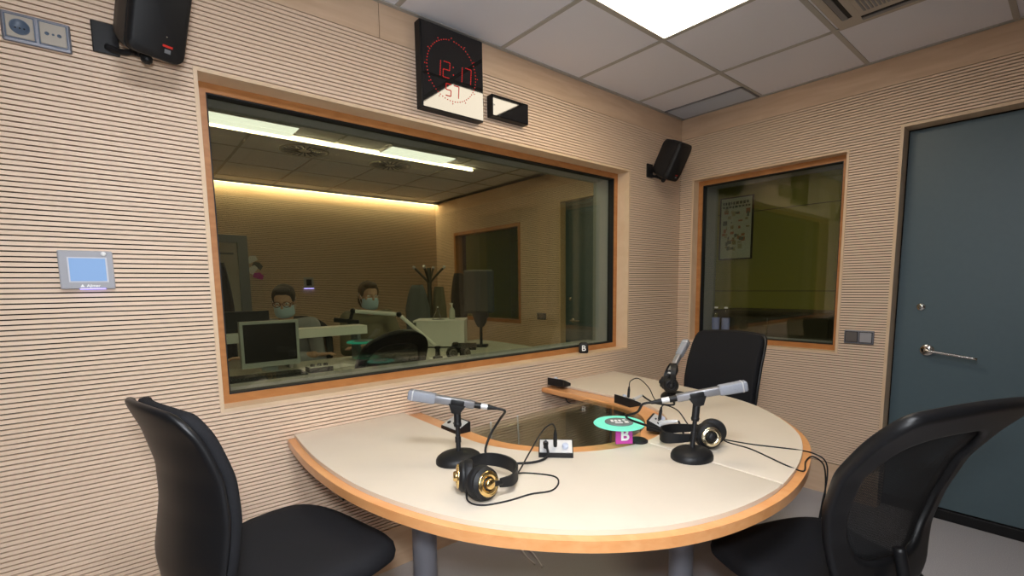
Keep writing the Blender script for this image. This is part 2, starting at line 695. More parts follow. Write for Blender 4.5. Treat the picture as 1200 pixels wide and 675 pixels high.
# ------------------------------------------------------------------ windows
def window(name, P, a0, a1, z0, z1, y_frame, y_end, frame_w, reveal_mat):
    root = bpy.data.objects.new(name, None)
    COL.objects.link(root)
    MW[root.name] = Matrix.Identity(4)
    structure(root)
    t = 0.013

    def ring(mb, A0, A1, Z0, Z1, w, d0, d1, mat):
        mb.box(P(A0, d0, Z0), P(A0 + w, d1, Z1), mat)
        mb.box(P(A1 - w, d0, Z0), P(A1, d1, Z1), mat)
        mb.box(P(A0 + w, d0, Z0), P(A1 - w, d1, Z0 + w), mat)
        mb.box(P(A0 + w, d0, Z1 - w), P(A1 - w, d1, Z1), mat)
    m = MB()
    ring(m, a0, a1, z0, z1, t, -0.003, y_frame, reveal_mat)
    m.build('reveal', None, root)
    m = MB()
    ring(m, a0 + 0.001, a1 - 0.001, z0 + 0.001, z1 - 0.001, frame_w, y_frame, y_frame + 0.05, FRAME_WOOD)
    f = m.build('frame', None, root)
    m = MB()
    g = frame_w
    ring(m, a0 + g, a1 - g, z0 + g, z1 - g, 0.006, y_frame + 0.004, y_frame + 0.05, BLACKR)
    m.build('gasket', None, f)
    m = MB()
    m.box(P(a0 + g + 0.003, y_frame + 0.030, z0 + g + 0.003), P(a1 - g - 0.003, y_frame + 0.036, z1 - g - 0.003), PANE)
    m.build('pane', None, root)
    m = MB()
    ring(m, a0 + 0.002, a1 - 0.002, z0 + 0.002, z1 - 0.002, frame_w - 0.002, y_frame + 0.05, y_end, CAVITY)
    m.build('cavity_lining', None, root)
    m = MB()
    m.box(P(a0 + 0.02, y_end - 0.03, z0 + 0.02), P(a1 - 0.02, y_end - 0.024, z1 - 0.02), PANE)
    m.build('pane', None, root)
    return root


w1 = window('window_1', PL, WL, WR, WB, WT, 0.09, 0.275, 0.045, MAPLE_TRIM)
b = MB()
b.box((WL + 0.03, 0.276, WB + 0.035), (WR - 0.03, 0.335, WB + 0.043), CAVITY)
b.build('inner_sill', None, w1)
window('window_2', PR, VR, VL, VB, VT, 0.07, 0.30, 0.045, MAPLE_TRIM)

# ------------------------------------------------------------------ door
root = bpy.data.objects.new('door_1', None)
COL.objects.link(root)
MW[root.name] = Matrix.Identity(4)
structure(root)
b = MB()
t = 0.015
b.box((-0.003, DL - t, 0), (0.13, DL, DT), MAPLE_TRIM)
b.box((-0.003, DR, 0), (0.13, DR + t, DT), MAPLE_TRIM)
b.box((-0.003, DR + t, DT - t), (0.13, DL - t, DT), MAPLE_TRIM)
b.build('door_frame', None, root)
b = MB()
b.box((0.105, DR + t, 0.0), (0.155, DL - t, DT - t), GROOVE)
b.build('door_seal', None, root)
b = MB()
b.box((0.095, DR + 0.022, 0.065), (0.15, DL - 0.022, DT - 0.024), DOORBLUE, bev=0.002)
leaf = b.build('door_leaf', None, root)
b = MB()
b.box((0.09, DR + t, 0.0), (0.16, DL - t, 0.058), BLACKP, bev=0.003)
b.build('threshold', None, root)
b = MB()
hy, hz = -1.455, 0.93
b.lathe([(0, 0.014), (0.026, 0.014), (0.032, 0.008), (0.033, 0.0), (0.0, 0.0)], (0.095, hy, hz), (-1, 0, 0), CHROME)
b.tube([(0.085, hy, hz), (0.05, hy, hz), (0.042, hy - 0.012, hz), (0.042, hy - 0.06, hz - 0.006), (0.042, hy - 0.205, hz - 0.024)], 0.0078, STEEL, 12, 5)
b.build('door_handle', None, leaf, label='chrome lever handle')
b = MB()
b.lathe([(0, 0.008), (0.018, 0.008), (0.021, 0.0), (0, 0)], (0.095, -1.415, 1.165), (-1, 0, 0), CHROME)
b.box((0.075, -1.419, 1.152), (0.088, -1.411, 1.178), STEEL, bev=0.002)
b.build('thumb_turn', None, leaf, label='small brass-toned thumb turn lock')


# ------------------------------------------------------------------ ceiling fittings
def ceiling_panel(name, label, x0, x1, y0, y1, em, grp):
    c = ((x0 + x1) / 2, (y0 + y1) / 2, H)
    t = thing(name, label, 'ceiling light', c, 0, grp)
    m = MB()
    w = 0.014
    z0, z1 = H - 0.010, H - 0.0005
    m.box((x0, y0, z0), (x0 + w, y1, z1), TBAR)
    m.box((x1 - w, y0, z0), (x1, y1, z1), TBAR)
    m.box((x0 + w, y0, z0), (x1 - w, y0 + w, z1), TBAR)
    m.box((x0 + w, y1 - w, z0), (x1 - w, y1, z1), TBAR)
    m.build('frame', None, t)
    m = MB()
    m.box((x0 + w, y0 + w, H - 0.007), (x1 - w, y1 - w, H - 0.001), em)
    m.build('diffuser', None, t)


ceiling_panel('ceiling_light', 'square white glowing light panel in the studio ceiling above the table', GX[2] + 0.012, GX[1] - 0.012, GY[1] + 0.012, GY[0] - 0.012, PANEL_E, None)
ceiling_panel('ceiling_light', 'added unseen light panel above the camera, standing in for bounced flash', GX[5] + 0.012, GX[4] - 0.012, GY[3] + 0.012, GY[2] - 0.012, BOUNCE_E, None)

# corner air grille
VENTM = plain('vent_silver', (0.46, 0.48, 0.52), 0.5)
t = thing('air_grille', 'grey slatted air grille in the ceiling corner above the small window', 'air vent', (-0.15, -0.28, H))
b = MB()
x0, x1, y0, y1 = -0.262, -0.022, -0.555, -0.022
for q in (((x0, y0), (x0 + 0.012, y1)), ((x1 - 0.012, y0), (x1, y1)), ((x0, y0), (x1, y0 + 0.012)), ((x0, y1 - 0.012), (x1, y1))):
    b.box((*q[0], H - 0.008), (*q[1], H - 0.0005), GREYMET)
b.build('frame', None, t)
b = MB()
n = 11
for k in range(n):
    x = x0 + 0.016 + (x1 - x0 - 0.032) * (k + 0.5) / n
    T = Matrix.Translation((x, (y0 + y1) / 2, H - 0.006)) @ Matrix.Rotation(0.6, 4, 'Y')
    b.box((-0.007, -(y1 - y0) / 2 + 0.012, -0.0008), (0.007, (y1 - y0) / 2 - 0.012, 0.0008), VENTM, T)
b.build('slats', None, t)
b = MB()
b.box((x0 + 0.012, y0 + 0.012, H - 0.0015), (x1 - 0.012, y1 - 0.012, H - 0.0003), BLACKP)
b.build('duct', None, t)

# ceiling cassette air conditioner
cx0, cx1, cy0, cy1 = GX[1] + 0.0, GX[0] - 0.03, GY[2] - 0.0, GY[1] - 0.03
t = thing('ceiling_air_conditioner', 'beige square cassette air conditioner set in the ceiling', 'air conditioner', ((cx0 + cx1) / 2, (cy0 + cy1) / 2, H))
ACM = plain('aircon_beige', (0.48, 0.43, 0.37), 0.45)
b = MB()
b.box((cx0, cy0, H - 0.022), (cx1, cy1, H - 0.0005), ACM, bev=0.006)
body = b.build('panel', None, t)
b = MB()
gw = 0.105
b.box((cx0 + gw, cy0 + gw, H - 0.028), (cx1 - gw, cy1 - gw, H - 0.0225), ACM, bev=0.003)
gb = b.build('intake_grille', None, t)
b = MB()
for i in range(2):
    for j in range(2):
        xx = cx0 + gw + 0.03 + i * 0.155
        yy = cy0 + gw + 0.03 + j * 0.155
        for k in range(9):
            b.box((xx, yy + k * 0.014, H - 0.0305), (xx + 0.125, yy + k * 0.014 + 0.008, H - 0.0282), GREYMET)
b.build('louvre', None, gb)
for k, (p, q) in enumerate((((cx0 + 0.1, cy1 - 0.075), (cx1 - 0.1, cy1 - 0.035)), ((cx0 + 0.1, cy0 + 0.035), (cx1 - 0.1, cy0 + 0.075)), ((cx0 + 0.035, cy0 + 0.1), (cx0 + 0.075, cy1 - 0.1)), ((cx1 - 0.075, cy0 + 0.1), (cx1 - 0.035, cy1 - 0.1)))):
    b = MB()
    b.box((*p, H - 0.0235), (*q, H - 0.0222), BLACKP)
    horizontal = (q[0] - p[0]) > (q[1] - p[1])
    if horizontal:
        b.box((p[0], (p[1] + q[1]) / 2 - 0.006, H - 0.027), (q[0], q[1] - 0.004, H - 0.0236), GREYMET)
    else:
        b.box(((p[0] + q[0]) / 2 - 0.006, p[1], H - 0.027), (q[0] - 0.004, q[1], H - 0.0236), GREYMET)
    b.build('air_slot', None, t)

# ------------------------------------------------------------------ things on the left wall
# wall socket pair
t = thing('wall_socket', 'grey metal double socket plate high on the slatted wall', 'socket', (-3.407, 0, 2.05))
b = MB()
b.box((-3.481, -0.012, 2.008), (-3.337, 0.0, 2.088), SOCKETMET, bev=0.005)
b.build('frame', None, t)
for k, x in enumerate((-3.443, -3.375)):
    b = MB()
    b.box((x - 0.031, -0.0135, 2.016), (x + 0.031, -0.011, 2.080), SOCKETBLUE, bev=0.001)
    b.box((x - 0.028, -0.0165, 2.019), (x + 0.028, -0.012, 2.077), SOCKETFACE, bev=0.002)
    ins = b.build('insert', None, t)
    b = MB()
    if k == 0:
        b.lathe([(0.0, 0.001), (0.018, 0.001), (0.0195, 0.0035), (0.021, 0.0)], (x, -0.0165, 2.048), (0, -1, 0), SOCKETBLUE)
        for dx in (-0.009, 0, 0.009):
            b.cone((x + dx, -0.0172, 2.044), (x + dx, -0.0182, 2.044), 0.0022, None, BLACKP, 10)
    else:
        for dx, r in ((-0.013, 0.005), (0.0, 0.003), (0.013, 0.005)):
            b.lathe([(0, 0.0005), (r * 0.6, 0.0005), (r * 0.7, 0.002), (r, 0.0)], (x + dx, -0.0165, 2.048), (0, -1, 0), SOCKETBLUE)
    b.build('outlet', None, ins)

# thermostat panel
t = thing('thermostat_panel', 'silver control panel with lit blue screen on the slatted wall', 'control panel', (-3.357, 0, 1.376))
b = MB()
b.box((-3.421, -0.020, 1.318), (-3.294, 0.0, 1.434), PANELGREY, bev=0.004)
b.build('housing', None, t)
b = MB()
b.box((-3.401, -0.0215, 1.338), (-3.309, -0.0195, 1.414), BEZEL, bev=0.0006)
bz = b.build('bezel', None, t)
b = MB()
b.box((-3.397, -0.0225, 1.342), (-3.313, -0.0212, 1.411), SCREENBLUE)
b.build('screen', None, bz, label='glowing pale blue screen')
b = MB()
b.lathe([(0, 0.003), (0.006, 0.003), (0.007, 0), (0, 0)], (-3.316, -0.020, 1.425), (0, -1, 0), WHITE)
b.build('sensor_button', None, t)
b = MB()
b.box((-3.378, -0.0195, 1.3165), (-3.318, -0.009, 1.3195), LEDPURPLE)
b.build('status_light', None, t, label='glowing purple strip under the panel')
text('logo_text', 'Ajimer', 0.0115, on_left(-3.346, -0.0203, 1.3275), LETTER, t, 0.0002, 0.0002)
b = MB()
b.prism([(-0.005, -0.004), (0.005, -0.004), (0, 0.005)], 0, 0.0006, LETTER, T=on_left(-3.3715, -0.0203, 1.328))
b.build('logo_mark', None, t)

# digital wall clock
t = thing('digital_clock', 'black square digital clock with red dots high on the slatted wall', 'clock', (-2.0, 0, 2.30))
cxa, cxb, cza, czb = -2.190, -1.852, 2.103, 2.470
b = MB()
b.box((cxa, -0.046, cza), (cxb, 0.0, czb), BLACKP, bev=0.002)
b.build('housing', None, t)
b = MB()
b.box((cxa + 0.006, -0.0495, cza + 0.004), (cxb - 0.004, -0.0455, czb - 0.004), BLACKG, bev=0.0008)
b.build('face', None, t)
b = MB()
cc = V((-2.030, -0.0502, 2.290))
for k in range(60):
    a = 2 * PI * k / 60
    if k in (0,):
        continue
    b.box((cc.x + 0.132 * math.sin(a) - 0.0022, -0.0505, cc.z + 0.132 * math.cos(a) - 0.0022), (cc.x + 0.132 * math.sin(a) + 0.0022, -0.0496, cc.z + 0.132 * math.cos(a) + 0.0022), LEDRED)
for k in range(12):
    a = 2 * PI * k / 12
    b.box((cc.x + 0.142 * math.sin(a) - 0.002, -0.0505, cc.z + 0.142 * math.cos(a) - 0.002), (cc.x + 0.142 * math.sin(a) + 0.002, -0.0496, cc.z + 0.142 * math.cos(a) + 0.002), LEDRED)
b.build('second_ring', None, t, label='ring of small red dots')
SEG = {'0': 'abcdef', '1': 'bc', '2': 'abged', '5': 'afgcd', '7': 'abc'}


def seven(mb, ch, x, z, w, h):
    th = 0.0042
    P = {'a': ((0, h), (w, h)), 'g': ((0, h / 2), (w, h / 2)), 'd': ((0, 0), (w, 0)), 'f': ((0, h / 2), (0, h)), 'e': ((0, 0), (0, h / 2)), 'b': ((w, h / 2), (w, h)), 'c': ((w, 0), (w, h / 2))}
    for sgm in SEG[ch]:
        (ax, az), (bx, bz_) = P[sgm]
        nseg = 5
        for i in range(nseg):
            f = (i + 0.5) / nseg
            px, pz = ax + (bx - ax) * f, az + (bz_ - az) * f
            sl = 0.08 * pz
            mb.box((x + px + sl - th / 2, -0.0505, z + pz - th / 2), (x + px + sl + th / 2, -0.0496, z + pz + th / 2), LEDRED)


for ch, x, z, w, h in (('1', -2.125, 2.255, 0.03, 0.068), ('2', -2.080, 2.255, 0.034, 0.068), ('1', -2.008, 2.255, 0.03, 0.068), ('7', -1.962, 2.255, 0.034, 0.068), ('5', -2.068, 2.178, 0.028, 0.052), ('7', -2.026, 2.178, 0.028, 0.052)):
    b = MB()
    seven(b, ch, x, z, w, h)
    b.build('digit', None, t)
for z in (2.273, 2.306):
    b = MB()
    b.box((-2.026, -0.0505, z), (-2.021, -0.0496, z + 0.005), LEDRED)
    b.build('colon_dot', None, t)

# small black box right of the clock
t = thing('wall_signal_box', 'small glossy black box on the wall right of the clock', 'signal box', (-1.68, 0, 2.2))
b = MB()
b.box((-1.795, -0.042, 2.148), (-1.557, 0.0, 2.252), BLACKP, bev=0.002)
b.build('housing', None, t)
b = MB()
b.box((-1.792, -0.0455, 2.151), (-1.560, -0.0415, 2.249), BLACKG, bev=0.0008)
b.build('face', None, t)
b = MB()
b.lathe([(0, 0.001), (0.0035, 0.001), (0.004, 0)], (-1.786, -0.0455, 2.20), (0, -1, 0), GREYMET, 12)
b.build('indicator', None, t)


# loudspeakers
def speaker(label, wall_pt, centre, n, grp, lead, size=(0.150, 0.150, 0.245)):
    n = V(n).normalized()
    right = V((0, 0, 1)).cross(n).normalized()      # speaker's own left-right axis
    up = n.cross(right)
    M = Matrix((n, right, up)).transposed().to_4x4()
    M.translation = V(centre)
    t = thing('wall_speaker', label, 'speaker', wall_pt, 0, grp)
    dx, dy, dz = size
    rings = []
    for fx, sy, sz, rad in ((-0.5, 0.74, 0.88, 0.03), (-0.46, 0.80, 0.92, 0.03), (-0.05, 0.96, 0.985, 0.026), (0.30, 1.0, 1.0, 0.022)):
        rings.append((fx * dx, sy * dy / 2, sz * dz / 2, rad))

    def rr(x, hy, hz, r):
        pts = []
        for q, (sy, sz) in enumerate(((1, 1), (-1, 1), (-1, -1), (1, -1))):
            for k in range(5):
                a = PI / 2 * (q + k / 4)
                pts.append(M @ V((x, sy * (hy - r) + r * math.cos(a), sz * (hz - r) + r * math.sin(a))))
        return pts
    m = MB()
    m.loft([rr(*q) for q in rings], BLACKP)
    m.build('cabinet', None, t, smooth=40)
    m = MB()
    m.loft([rr(0.31 * dx, dy / 2 * 0.98, dz / 2 * 0.99, 0.024), rr(0.36 * dx, dy / 2 * 0.99, dz / 2 * 0.995, 0.024), rr(0.45 * dx, dy / 2 * 0.96, dz / 2 * 0.975, 0.026), rr(0.5 * dx, dy / 2 * 0.86, dz / 2 * 0.9, 0.03)], BLACKR)
    g = m.build('grille', None, t, smooth=40)
    m = MB()
    x = 0.502 * dx
    m.box((x - 0.001, 0.008, -dz * 0.335), (x + 0.0012, 0.034, -dz * 0.31), RED, M)
    m.box((x - 0.001, 0.014, -dz * 0.40), (x + 0.0012, 0.030, -dz * 0.355), GREYMET, M)
    m.ball((x, 0.016, -dz * 0.22), 0.0028, CHROME, 1, M)
    m.build('badge', None, g, label='red and grey badge')
    w = V(wall_pt)
    m = MB()
    m.box((w.x - 0.032, -0.012, w.z - 0.045), (w.x + 0.032, 0.0, w.z + 0.045), BLACKP, bev=0.003)
    m.build('wall_plate', None, t)
    m = MB()
    q0 = w + V((0, -0.012, -0.025))
    q1 = M @ V((-0.50 * dx, 0, -0.36 * dz))
    q2 = M @ V((-0.1 * dx, 0.0, -0.54 * dz))
    m.tube([q0, (q0 + q1) / 2 + V((0, 0, -0.03)), q1 + V((0, 0, -0.045)), q2], 0.009, BLACKP, 10, 5)
    m.tube([M @ V((-0.35 * dx, 0, -0.5 * dz)), M @ V((-0.35 * dx, 0, -0.57 * dz))], 0.014, BLACKP, 12, 1)
    m.ball(M @ V((0.05 * dx, 0, -0.55 * dz)), 0.016, BLACKP, 2)
    m.build('bracket_arm', None, t)
    if not lead:
        return t
    m = MB()
    m.tube([M @ V((-0.5 * dx, 0.0, 0.1 * dz)), M @ V((-0.5 * dx - 0.03, -0.03, 0.16 * dz)), w + V((-0.02, -0.03, 0.22)), w + V((-0.03, -0.006, 0.36))], 0.0035, BLACKR, 8, 5)
    m.build('lead', None, t)
    return t


speaker('black loudspeaker bracketed to the wall left of the big window', (-3.258, 0, 2.077), (-3.150, -0.150, 2.135), (0.30, -0.84, -0.42), 'wall loudspeakers', True)
speaker('black loudspeaker on the wall in the far corner, above the small window', (-0.405, 0, 2.083), (-0.350, -0.135, 2.138), (0.02, -0.88, -0.46), 'wall loudspeakers', False)

# black microphone flag on the sill
t = thing('microphone_flag', 'small black flag cube with white letter standing on the window sill', 'microphone flag', (-1.02, 0.045, 0.884))
b = MB()
T = Matrix.Translation((-1.02, 0.045, 0.8772)) @ Matrix.Rotation(-0.80, 4, 'Z')
rings = []
for z, r in ((0, 0.024), (0.006, 0.029), (0.05, 0.029), (0.062, 0.024), (0.068, 0.017)):
    rings.append([T @ V((sx * (r - 0.006) + 0.006 * math.cos(PI / 2 * (q + k / 3)), sy * (r - 0.006) + 0.006 * math.sin(PI / 2 * (q + k / 3)), z)) for q, (sx, sy) in enumerate(((1, 1), (-1, 1), (-1, -1), (1, -1))) for k in range(4)])
b.loft(rings, BLACKR)
b.build('body', None, t, smooth=40)
text('letter', 'B', 0.050, T @ basis((1, 0, 0), (0, 0, 1), (0, -0.0296, 0.031)), LETTER, t, 0.0008, 0.0006)

# switch plate by the door
t = thing('light_switch', 'dark metal double light switch between small window and door', 'switch', (0, -1.165, 0.985))
b = MB()
b.box((-0.011, -1.237, 0.948), (0.0, -1.093, 1.026), SOCKETMET, bev=0.004)
b.build('frame', None, t)
SWD = plain('switch_dark', (0.12, 0.105, 0.10), 0.35)
SWL = plain('switch_light', (0.34, 0.33, 0.35), 0.35)
for k, (y, m) in enumerate(((-1.130, SWD), (-1.199, SWL))):
    b = MB()
    b.box((-0.0125, y - 0.031, 0.956), (-0.0105, y + 0.031, 1.018), BLACKP)
    T = Matrix.Translation((-0.0135, y, 0.987)) @ Matrix.Rotation(-0.06, 4, 'Y')
    b.box((-0.002, -0.028, -0.028), (0.002, 0.028, 0.028), m, T, bev=0.001)
    b.build('rocker', None, t)

# ------------------------------------------------------------------ studio table
CX, CY = -1.83, -0.50
OUT = [(-2.835, -0.002), (-2.852, -0.2), (-2.857, -0.4), (-2.842, -0.63), (-2.80, -0.83), (-2.725, -1.03), (-2.62, -1.19), (-2.48, -1.33), (-2.32, -1.43), (-2.13, -1.49), (-1.91, -1.51), (-1.69, -1.485), (-1.48, -1.43), (-1.31, -1.355), (-1.155, -1.24), (-1.03, -1.11), (-0.945, -0.98), (-0.885, -0.82), (-0.84, -0.6), (-0.79, -0.35), (-0.735, -0.002)]


def smooth2(pts, n=5):
    return [(p.x, p.y) for p in catmull([(x, y, 0) for x, y in pts], n)]


def inset(pts, d):
    o = []
    n = len(pts)
    for i, p in enumerate(pts):
        a = V((*pts[max(i - 1, 0)], 0))
        c = V((*pts[min(i + 1, n - 1)], 0))
        t_ = (c - a).normalized()
        nn = V((-t_.y, t_.x, 0))
        o.append((p[0] + nn.x * d, min(p[1] + nn.y * d, -0.002)))
    return o


def u_arc(r, y_end, a0=PI, a1=2 * PI, n=28):
    return [(CX + r * math.cos(a0 + (a1 - a0) * k / n), CY + r * math.sin(a0 + (a1 - a0) * k / n)) for k in range(n + 1)]


OUT0 = smooth2(OUT)
OUTS = inset(OUT0, 0.016)
OUTS[0] = (OUTS[0][0], -0.002)
OUTS[-1] = (OUTS[-1][0], -0.002)
PADO = inset(OUT0, 0.042)
PADO[0] = (PADO[0][0], -0.004)
PADO[-1] = (PADO[-1][0], -0.004)
t = thing('studio_table', 'round-fronted studio table with cream leather top and wooden rim', 'table', (-1.83, -0.75, 0))
TABLE = t
ZW = 0.72
b = MB()
pts = OUTS + [(CX + 0.395, -0.002)] + u_arc(0.395, 0)[::-1] + [(CX - 0.395, -0.002)]
b.prism(pts, ZW - 0.029, ZW, RIM_WOOD, bev=0.010)
top = b.build('tabletop', None, t, smooth=35)
SX = CX - 0.015
k_in = u_arc(0.485, 0)


def split(side):
    # the seam runs straight from the ring to the front edge
    for p, q in zip(PADO, PADO[1:]):
        if p[0] <= -1.866 < q[0]:
            f = (-1.866 - p[0]) / (q[0] - p[0])
            ym = p[1] + (q[1] - p[1]) * f
    yi = CY - 0.4848
    if side == 'left':
        o = [p for p in PADO if p[0] < -1.875]
        i = [p for p in k_in if p[0] < SX - 0.012]
        return o + [(-1.868, ym), (SX - 0.002, yi)] + i[::-1] + [(CX - 0.485, -0.004)]
    o = [p for p in PADO if p[0] > -1.857]
    i = [p for p in k_in if p[0] > SX + 0.012]
    return [(SX + 0.002, yi), (-1.864, ym)] + o + [(CX + 0.485, -0.004)] + i[::-1]


for sd in ('left', 'right'):
    b = MB()
    b.prism(split(sd), ZW + 0.0005, ZW + 0.014, LEATHER, bev=0.004)
    b.build('leather_pad', None, t, smooth=35)
# dark glass let into the opening
b = MB()
arc = [(CX + 0.400 * math.cos(a), CY + 0.400 * math.sin(a)) for a in [PI + PI * k / 28 for k in range(29)]]
gp = [(CX - 0.400, -0.36)] + arc + [(CX + 0.400, -0.36)]
b.prism(gp, ZW - 0.014, ZW - 0.006, TABLEGLASS)
b.build('glass_inset', None, t, label='dark reflecting glass let into the table')
for lx, ly in ((-2.575, -0.64), (-1.885, -1.165), (-1.27, -0.42)):
    b = MB()
    b.lathe([(0, 0.002), (0.055, 0.002), (0.055, 0.008), (0.04, 0.012), (0.04, 0.66), (0.052, 0.668), (0.052, ZW - 0.0295), (0, ZW - 0.0295)], (lx, ly, 0), (0, 0, 1), LEGGREY)
    b.build('leg', None, t, smooth=35)
b = MB()
b.box((-2.76, -0.42, 0.59), (-2.735, -0.16, 0.68), BLACKP, bev=0.003)
b.build('bracket', None, t)
b = MB()
b.box((-0.98, -0.45, 0.59), (-0.955, -0.16, 0.68), BLACKP, bev=0.003)
b.build('bracket', None, t)


# ------------------------------------------------------------------ talk-back boxes
def wedge_box(label, pos, ang, plugs, grp='talkback boxes on the table'):
    """ang: direction (deg) the low front edge faces"""
    T = Matrix.Translation(V(pos)) @ Matrix.Rotation(math.radians(ang), 4, 'Z')
    t = thing('talkback_box', label, 'control box', pos, 0, grp)
    hx, hy = 0.034, 0.058       # x: front direction
    zf, zb = 0.014, 0.042
    m = MB()
    prof = [(-hx, 0), (hx, 0), (hx, zf), (-hx + 0.006, zb), (-hx, zb)]
    m.loft([[T @ V((x, y, z)) for x, z in prof] for y in (-hy, hy)], BLACKP, smooth=False)
    m.build('case', None, t)
    sl = math.atan2(zb - zf, 2 * hx - 0.006)
    TF = T @ Matrix.Translation((0.003, 0, (zf + zb) / 2 + 0.0008)) @ Matrix.Rotation(sl, 4, 'Y')
    m = MB()
    m.box((-hx + 0.003, -hy + 0.003, -0.001), (hx - 0.004, hy - 0.003, 0.0012), SILVER, TF, bev=0.0005)
    m.build('faceplate', None, t)
    m = MB()
    m.lathe([(0.011, 0), (0.011, 0.010), (0.009, 0.013), (0, 0.013)], TF @ V((0.004, 0.032, 0.001)), TF.to_3x3() @ V((0, 0, 1)), KNOB, 20)
    m.build('knob', None, t)
    m = MB()
    m.lathe([(0.0085, 0), (0.0085, 0.003), (0.006, 0.003), (0.005, 0.001), (0, 0.001)], TF @ V((0.006, -0.034, 0.001)), TF.to_3x3() @ V((0, 0, 1)), BLACKP, 16)
    m.lathe([(0.006, 0), (0.006, 0.003), (0.003, 0.003), (0.003, 0.001), (0, 0.001)], TF @ V((0.0, -0.002, 0.001)), TF.to_3x3() @ V((0, 0, 1)), BLACKP, 16)
    m.box((-0.018, -0.008, 0.001), (-0.012, 0.004, 0.0035), BLACKP, TF)
    m.build('jack_socket', None, t)
    return TF


BX2 = wedge_box('silver-faced talkback box between the front microphone and glass, with two plugs', (-2.182, -0.862, ZW + 0.0145), 225, True)
BX1 = wedge_box('talkback box behind the left microphone stand, without plugs', (-2.262, -0.36, ZW + 0.0005), 180, False)
BX3 = wedge_box('black talkback box on the wooden arm end next to the wall', (-1.365, -0.075, ZW + 0.0145), 5, False)
BX4 = wedge_box('black talkback box on the right wooden arm, plug sticking up behind the lit disc', (-1.395, -0.575, ZW + 0.0005), -12, True)
BX5 = wedge_box('talkback box on the right of the lit disc, large silver plug in it', (-1.665, -0.925, ZW + 0.0145), -68, True)


def plug(mb, p, axis, r=0.0075, l=0.04):
    mb.lathe([(0.0, 0), (r * 0.5, 0), (r * 0.5, 0.004), (r, 0.005), (r, l * 0.7), (r * 0.55, l), (0, l)], p, axis, BLACKR, 14)


# ------------------------------------------------------------------ microphones
def microphone(label, base, top, az, el, L1, L2, foot=0.078, grp='studio microphones'):
    """base: centre of the foot on the pad; top: clip point; head points along az / el"""
    base, top = V(base), V(top)
    a, e = math.radians(az), math.radians(el)
    d = V((math.cos(a) * math.cos(e), math.sin(a) * math.cos(e), math.sin(e)))
    side = d.cross(V((0, 0, 1))).normalized()
    upv = side.cross(d)
    t = thing('microphone', label, 'microphone', base, 0, grp)
    m = MB()
    m.lathe([(0, 0), (foot, 0), (foot, 0.010), (foot * 0.95, 0.018), (foot * 0.80, 0.026), (foot * 0.45, 0.032), (0.016, 0.036), (0, 0.036)], base, (0, 0, 1), BLACKP, 32, (1.0, 0.85))
    m.build('foot', None, t, smooth=35)
    p0 = base + V((0, 0, 0.028))
    dr = (top - p0).normalized()
    m = MB()
    m.cone(p0, p0 + dr * (top - p0).length * 0.62, 0.0085, 0.007, BLACKP, 16)
    m.cone(p0 + dr * (top - p0).length * 0.22, p0 + dr * (top - p0).length * 0.34, 0.010, 0.010, BLACKP, 16)
    m.cone(p0 + dr * (top - p0).length * 0.55, top - dr * 0.012, 0.012, 0.012, BLACKP, 16)
    m.ball(p0 + dr * (top - p0).length * 0.60, (0.014, 0.014, 0.012), BLACKP, 2)
    m.build('stem', None, t, smooth=35)
    m = MB()
    T = Matrix((d, side, upv)).transposed().to_4x4()
    T.translation = top + upv * 0.006
    m.prism([(-0.03, -0.0), (0.028, 0.0), (0.014, -0.03), (-0.012, -0.034)], -0.016, 0.016, BLACKP, bev=0.003, T=T @ Matrix.Rotation(PI / 2, 4, 'X'))
    m.box((-0.024, -0.0165, -0.004), (0.022, 0.0165, 0.016), BLACKP, T, bev=0.004)
    m.build('clip', None, t, smooth=35)
    c = top + upv * 0.012
    Q = Matrix((side, upv, d)).transposed().to_4x4()

    def sq(x, h, w):
        r = 0.35
        pts = []
        for q in range(4):
            for k in range(4):
                aa = PI / 2 * (q + k / 3)
                cx_, cy_ = (1, -1, -1, 1)[q] * (1 - r), (1, 1, -1, -1)[q] * (1 - r)
                pts.append(c + d * x + side * (cx_ + r * math.cos(aa)) * w + upv * (cy_ + r * math.sin(aa)) * h)
        return pts
    m = MB()
    m.loft([sq(-L2 * 0.52, 0.011, 0.011), sq(-L2 * 0.5, 0.0125, 0.0125), sq(L1 * 0.42, 0.0135, 0.0135), sq(L1 * 0.45, 0.013, 0.013)], MICGREY)
    m.build('body', None, t, smooth=40)
    m = MB()
    m.loft([sq(L1 * 0.45, 0.0155, 0.0155), sq(L1 * 0.48, 0.017, 0.017), sq(L1 * 0.90, 0.0175, 0.0175), sq(L1 * 0.98, 0.0165, 0.0165), sq(L1, 0.013, 0.013)], MICNET)
    g = m.build('grille', None, t, smooth=40)
    m = MB()
    m.loft([sq(L1 * 0.89, 0.0180, 0.0180), sq(L1 * 0.915, 0.0180, 0.0180)], SILVER)
    m.build('grille_band', None, g)
    m = MB()
    m.cone(c - d * L2 * 0.5, c - d * L2 * 0.72, 0.0105, 0.0105, BLACKP, 16)
    m.cone(c - d * L2 * 0.72, c - d * L2 * 0.92, 0.0100, 0.0100, SILVER, 16)
    m.cone(c - d * L2 * 0.92, c - d * L2 * 1.2, 0.0095, 0.005, BLACKR, 16)
    m.build('connector', None, t, smooth=35)
    return c - d * L2 * 1.18, -d


tail1, td1 = microphone('grey microphone on black stand at the left of the table', (-2.465, -0.69, ZW + 0.0145), (-2.452, -0.668, 0.915), 140, 10, 0.165, 0.11)
tail3, td3 = microphone('grey microphone on black stand in front of the seam of the table, right', (-1.868, -1.185, ZW + 0.0145), (-1.835, -1.180, 0.930), 312, 12, 0.16, 0.125, 0.076)
tail2, td2 = microphone('grey microphone tilted up on the far right stand, headphones hung on it', (-1.165, -0.69, ZW + 0.0145), (-1.165, -0.682, 0.880), 4, 40, 0.19, 0.05, 0.072)


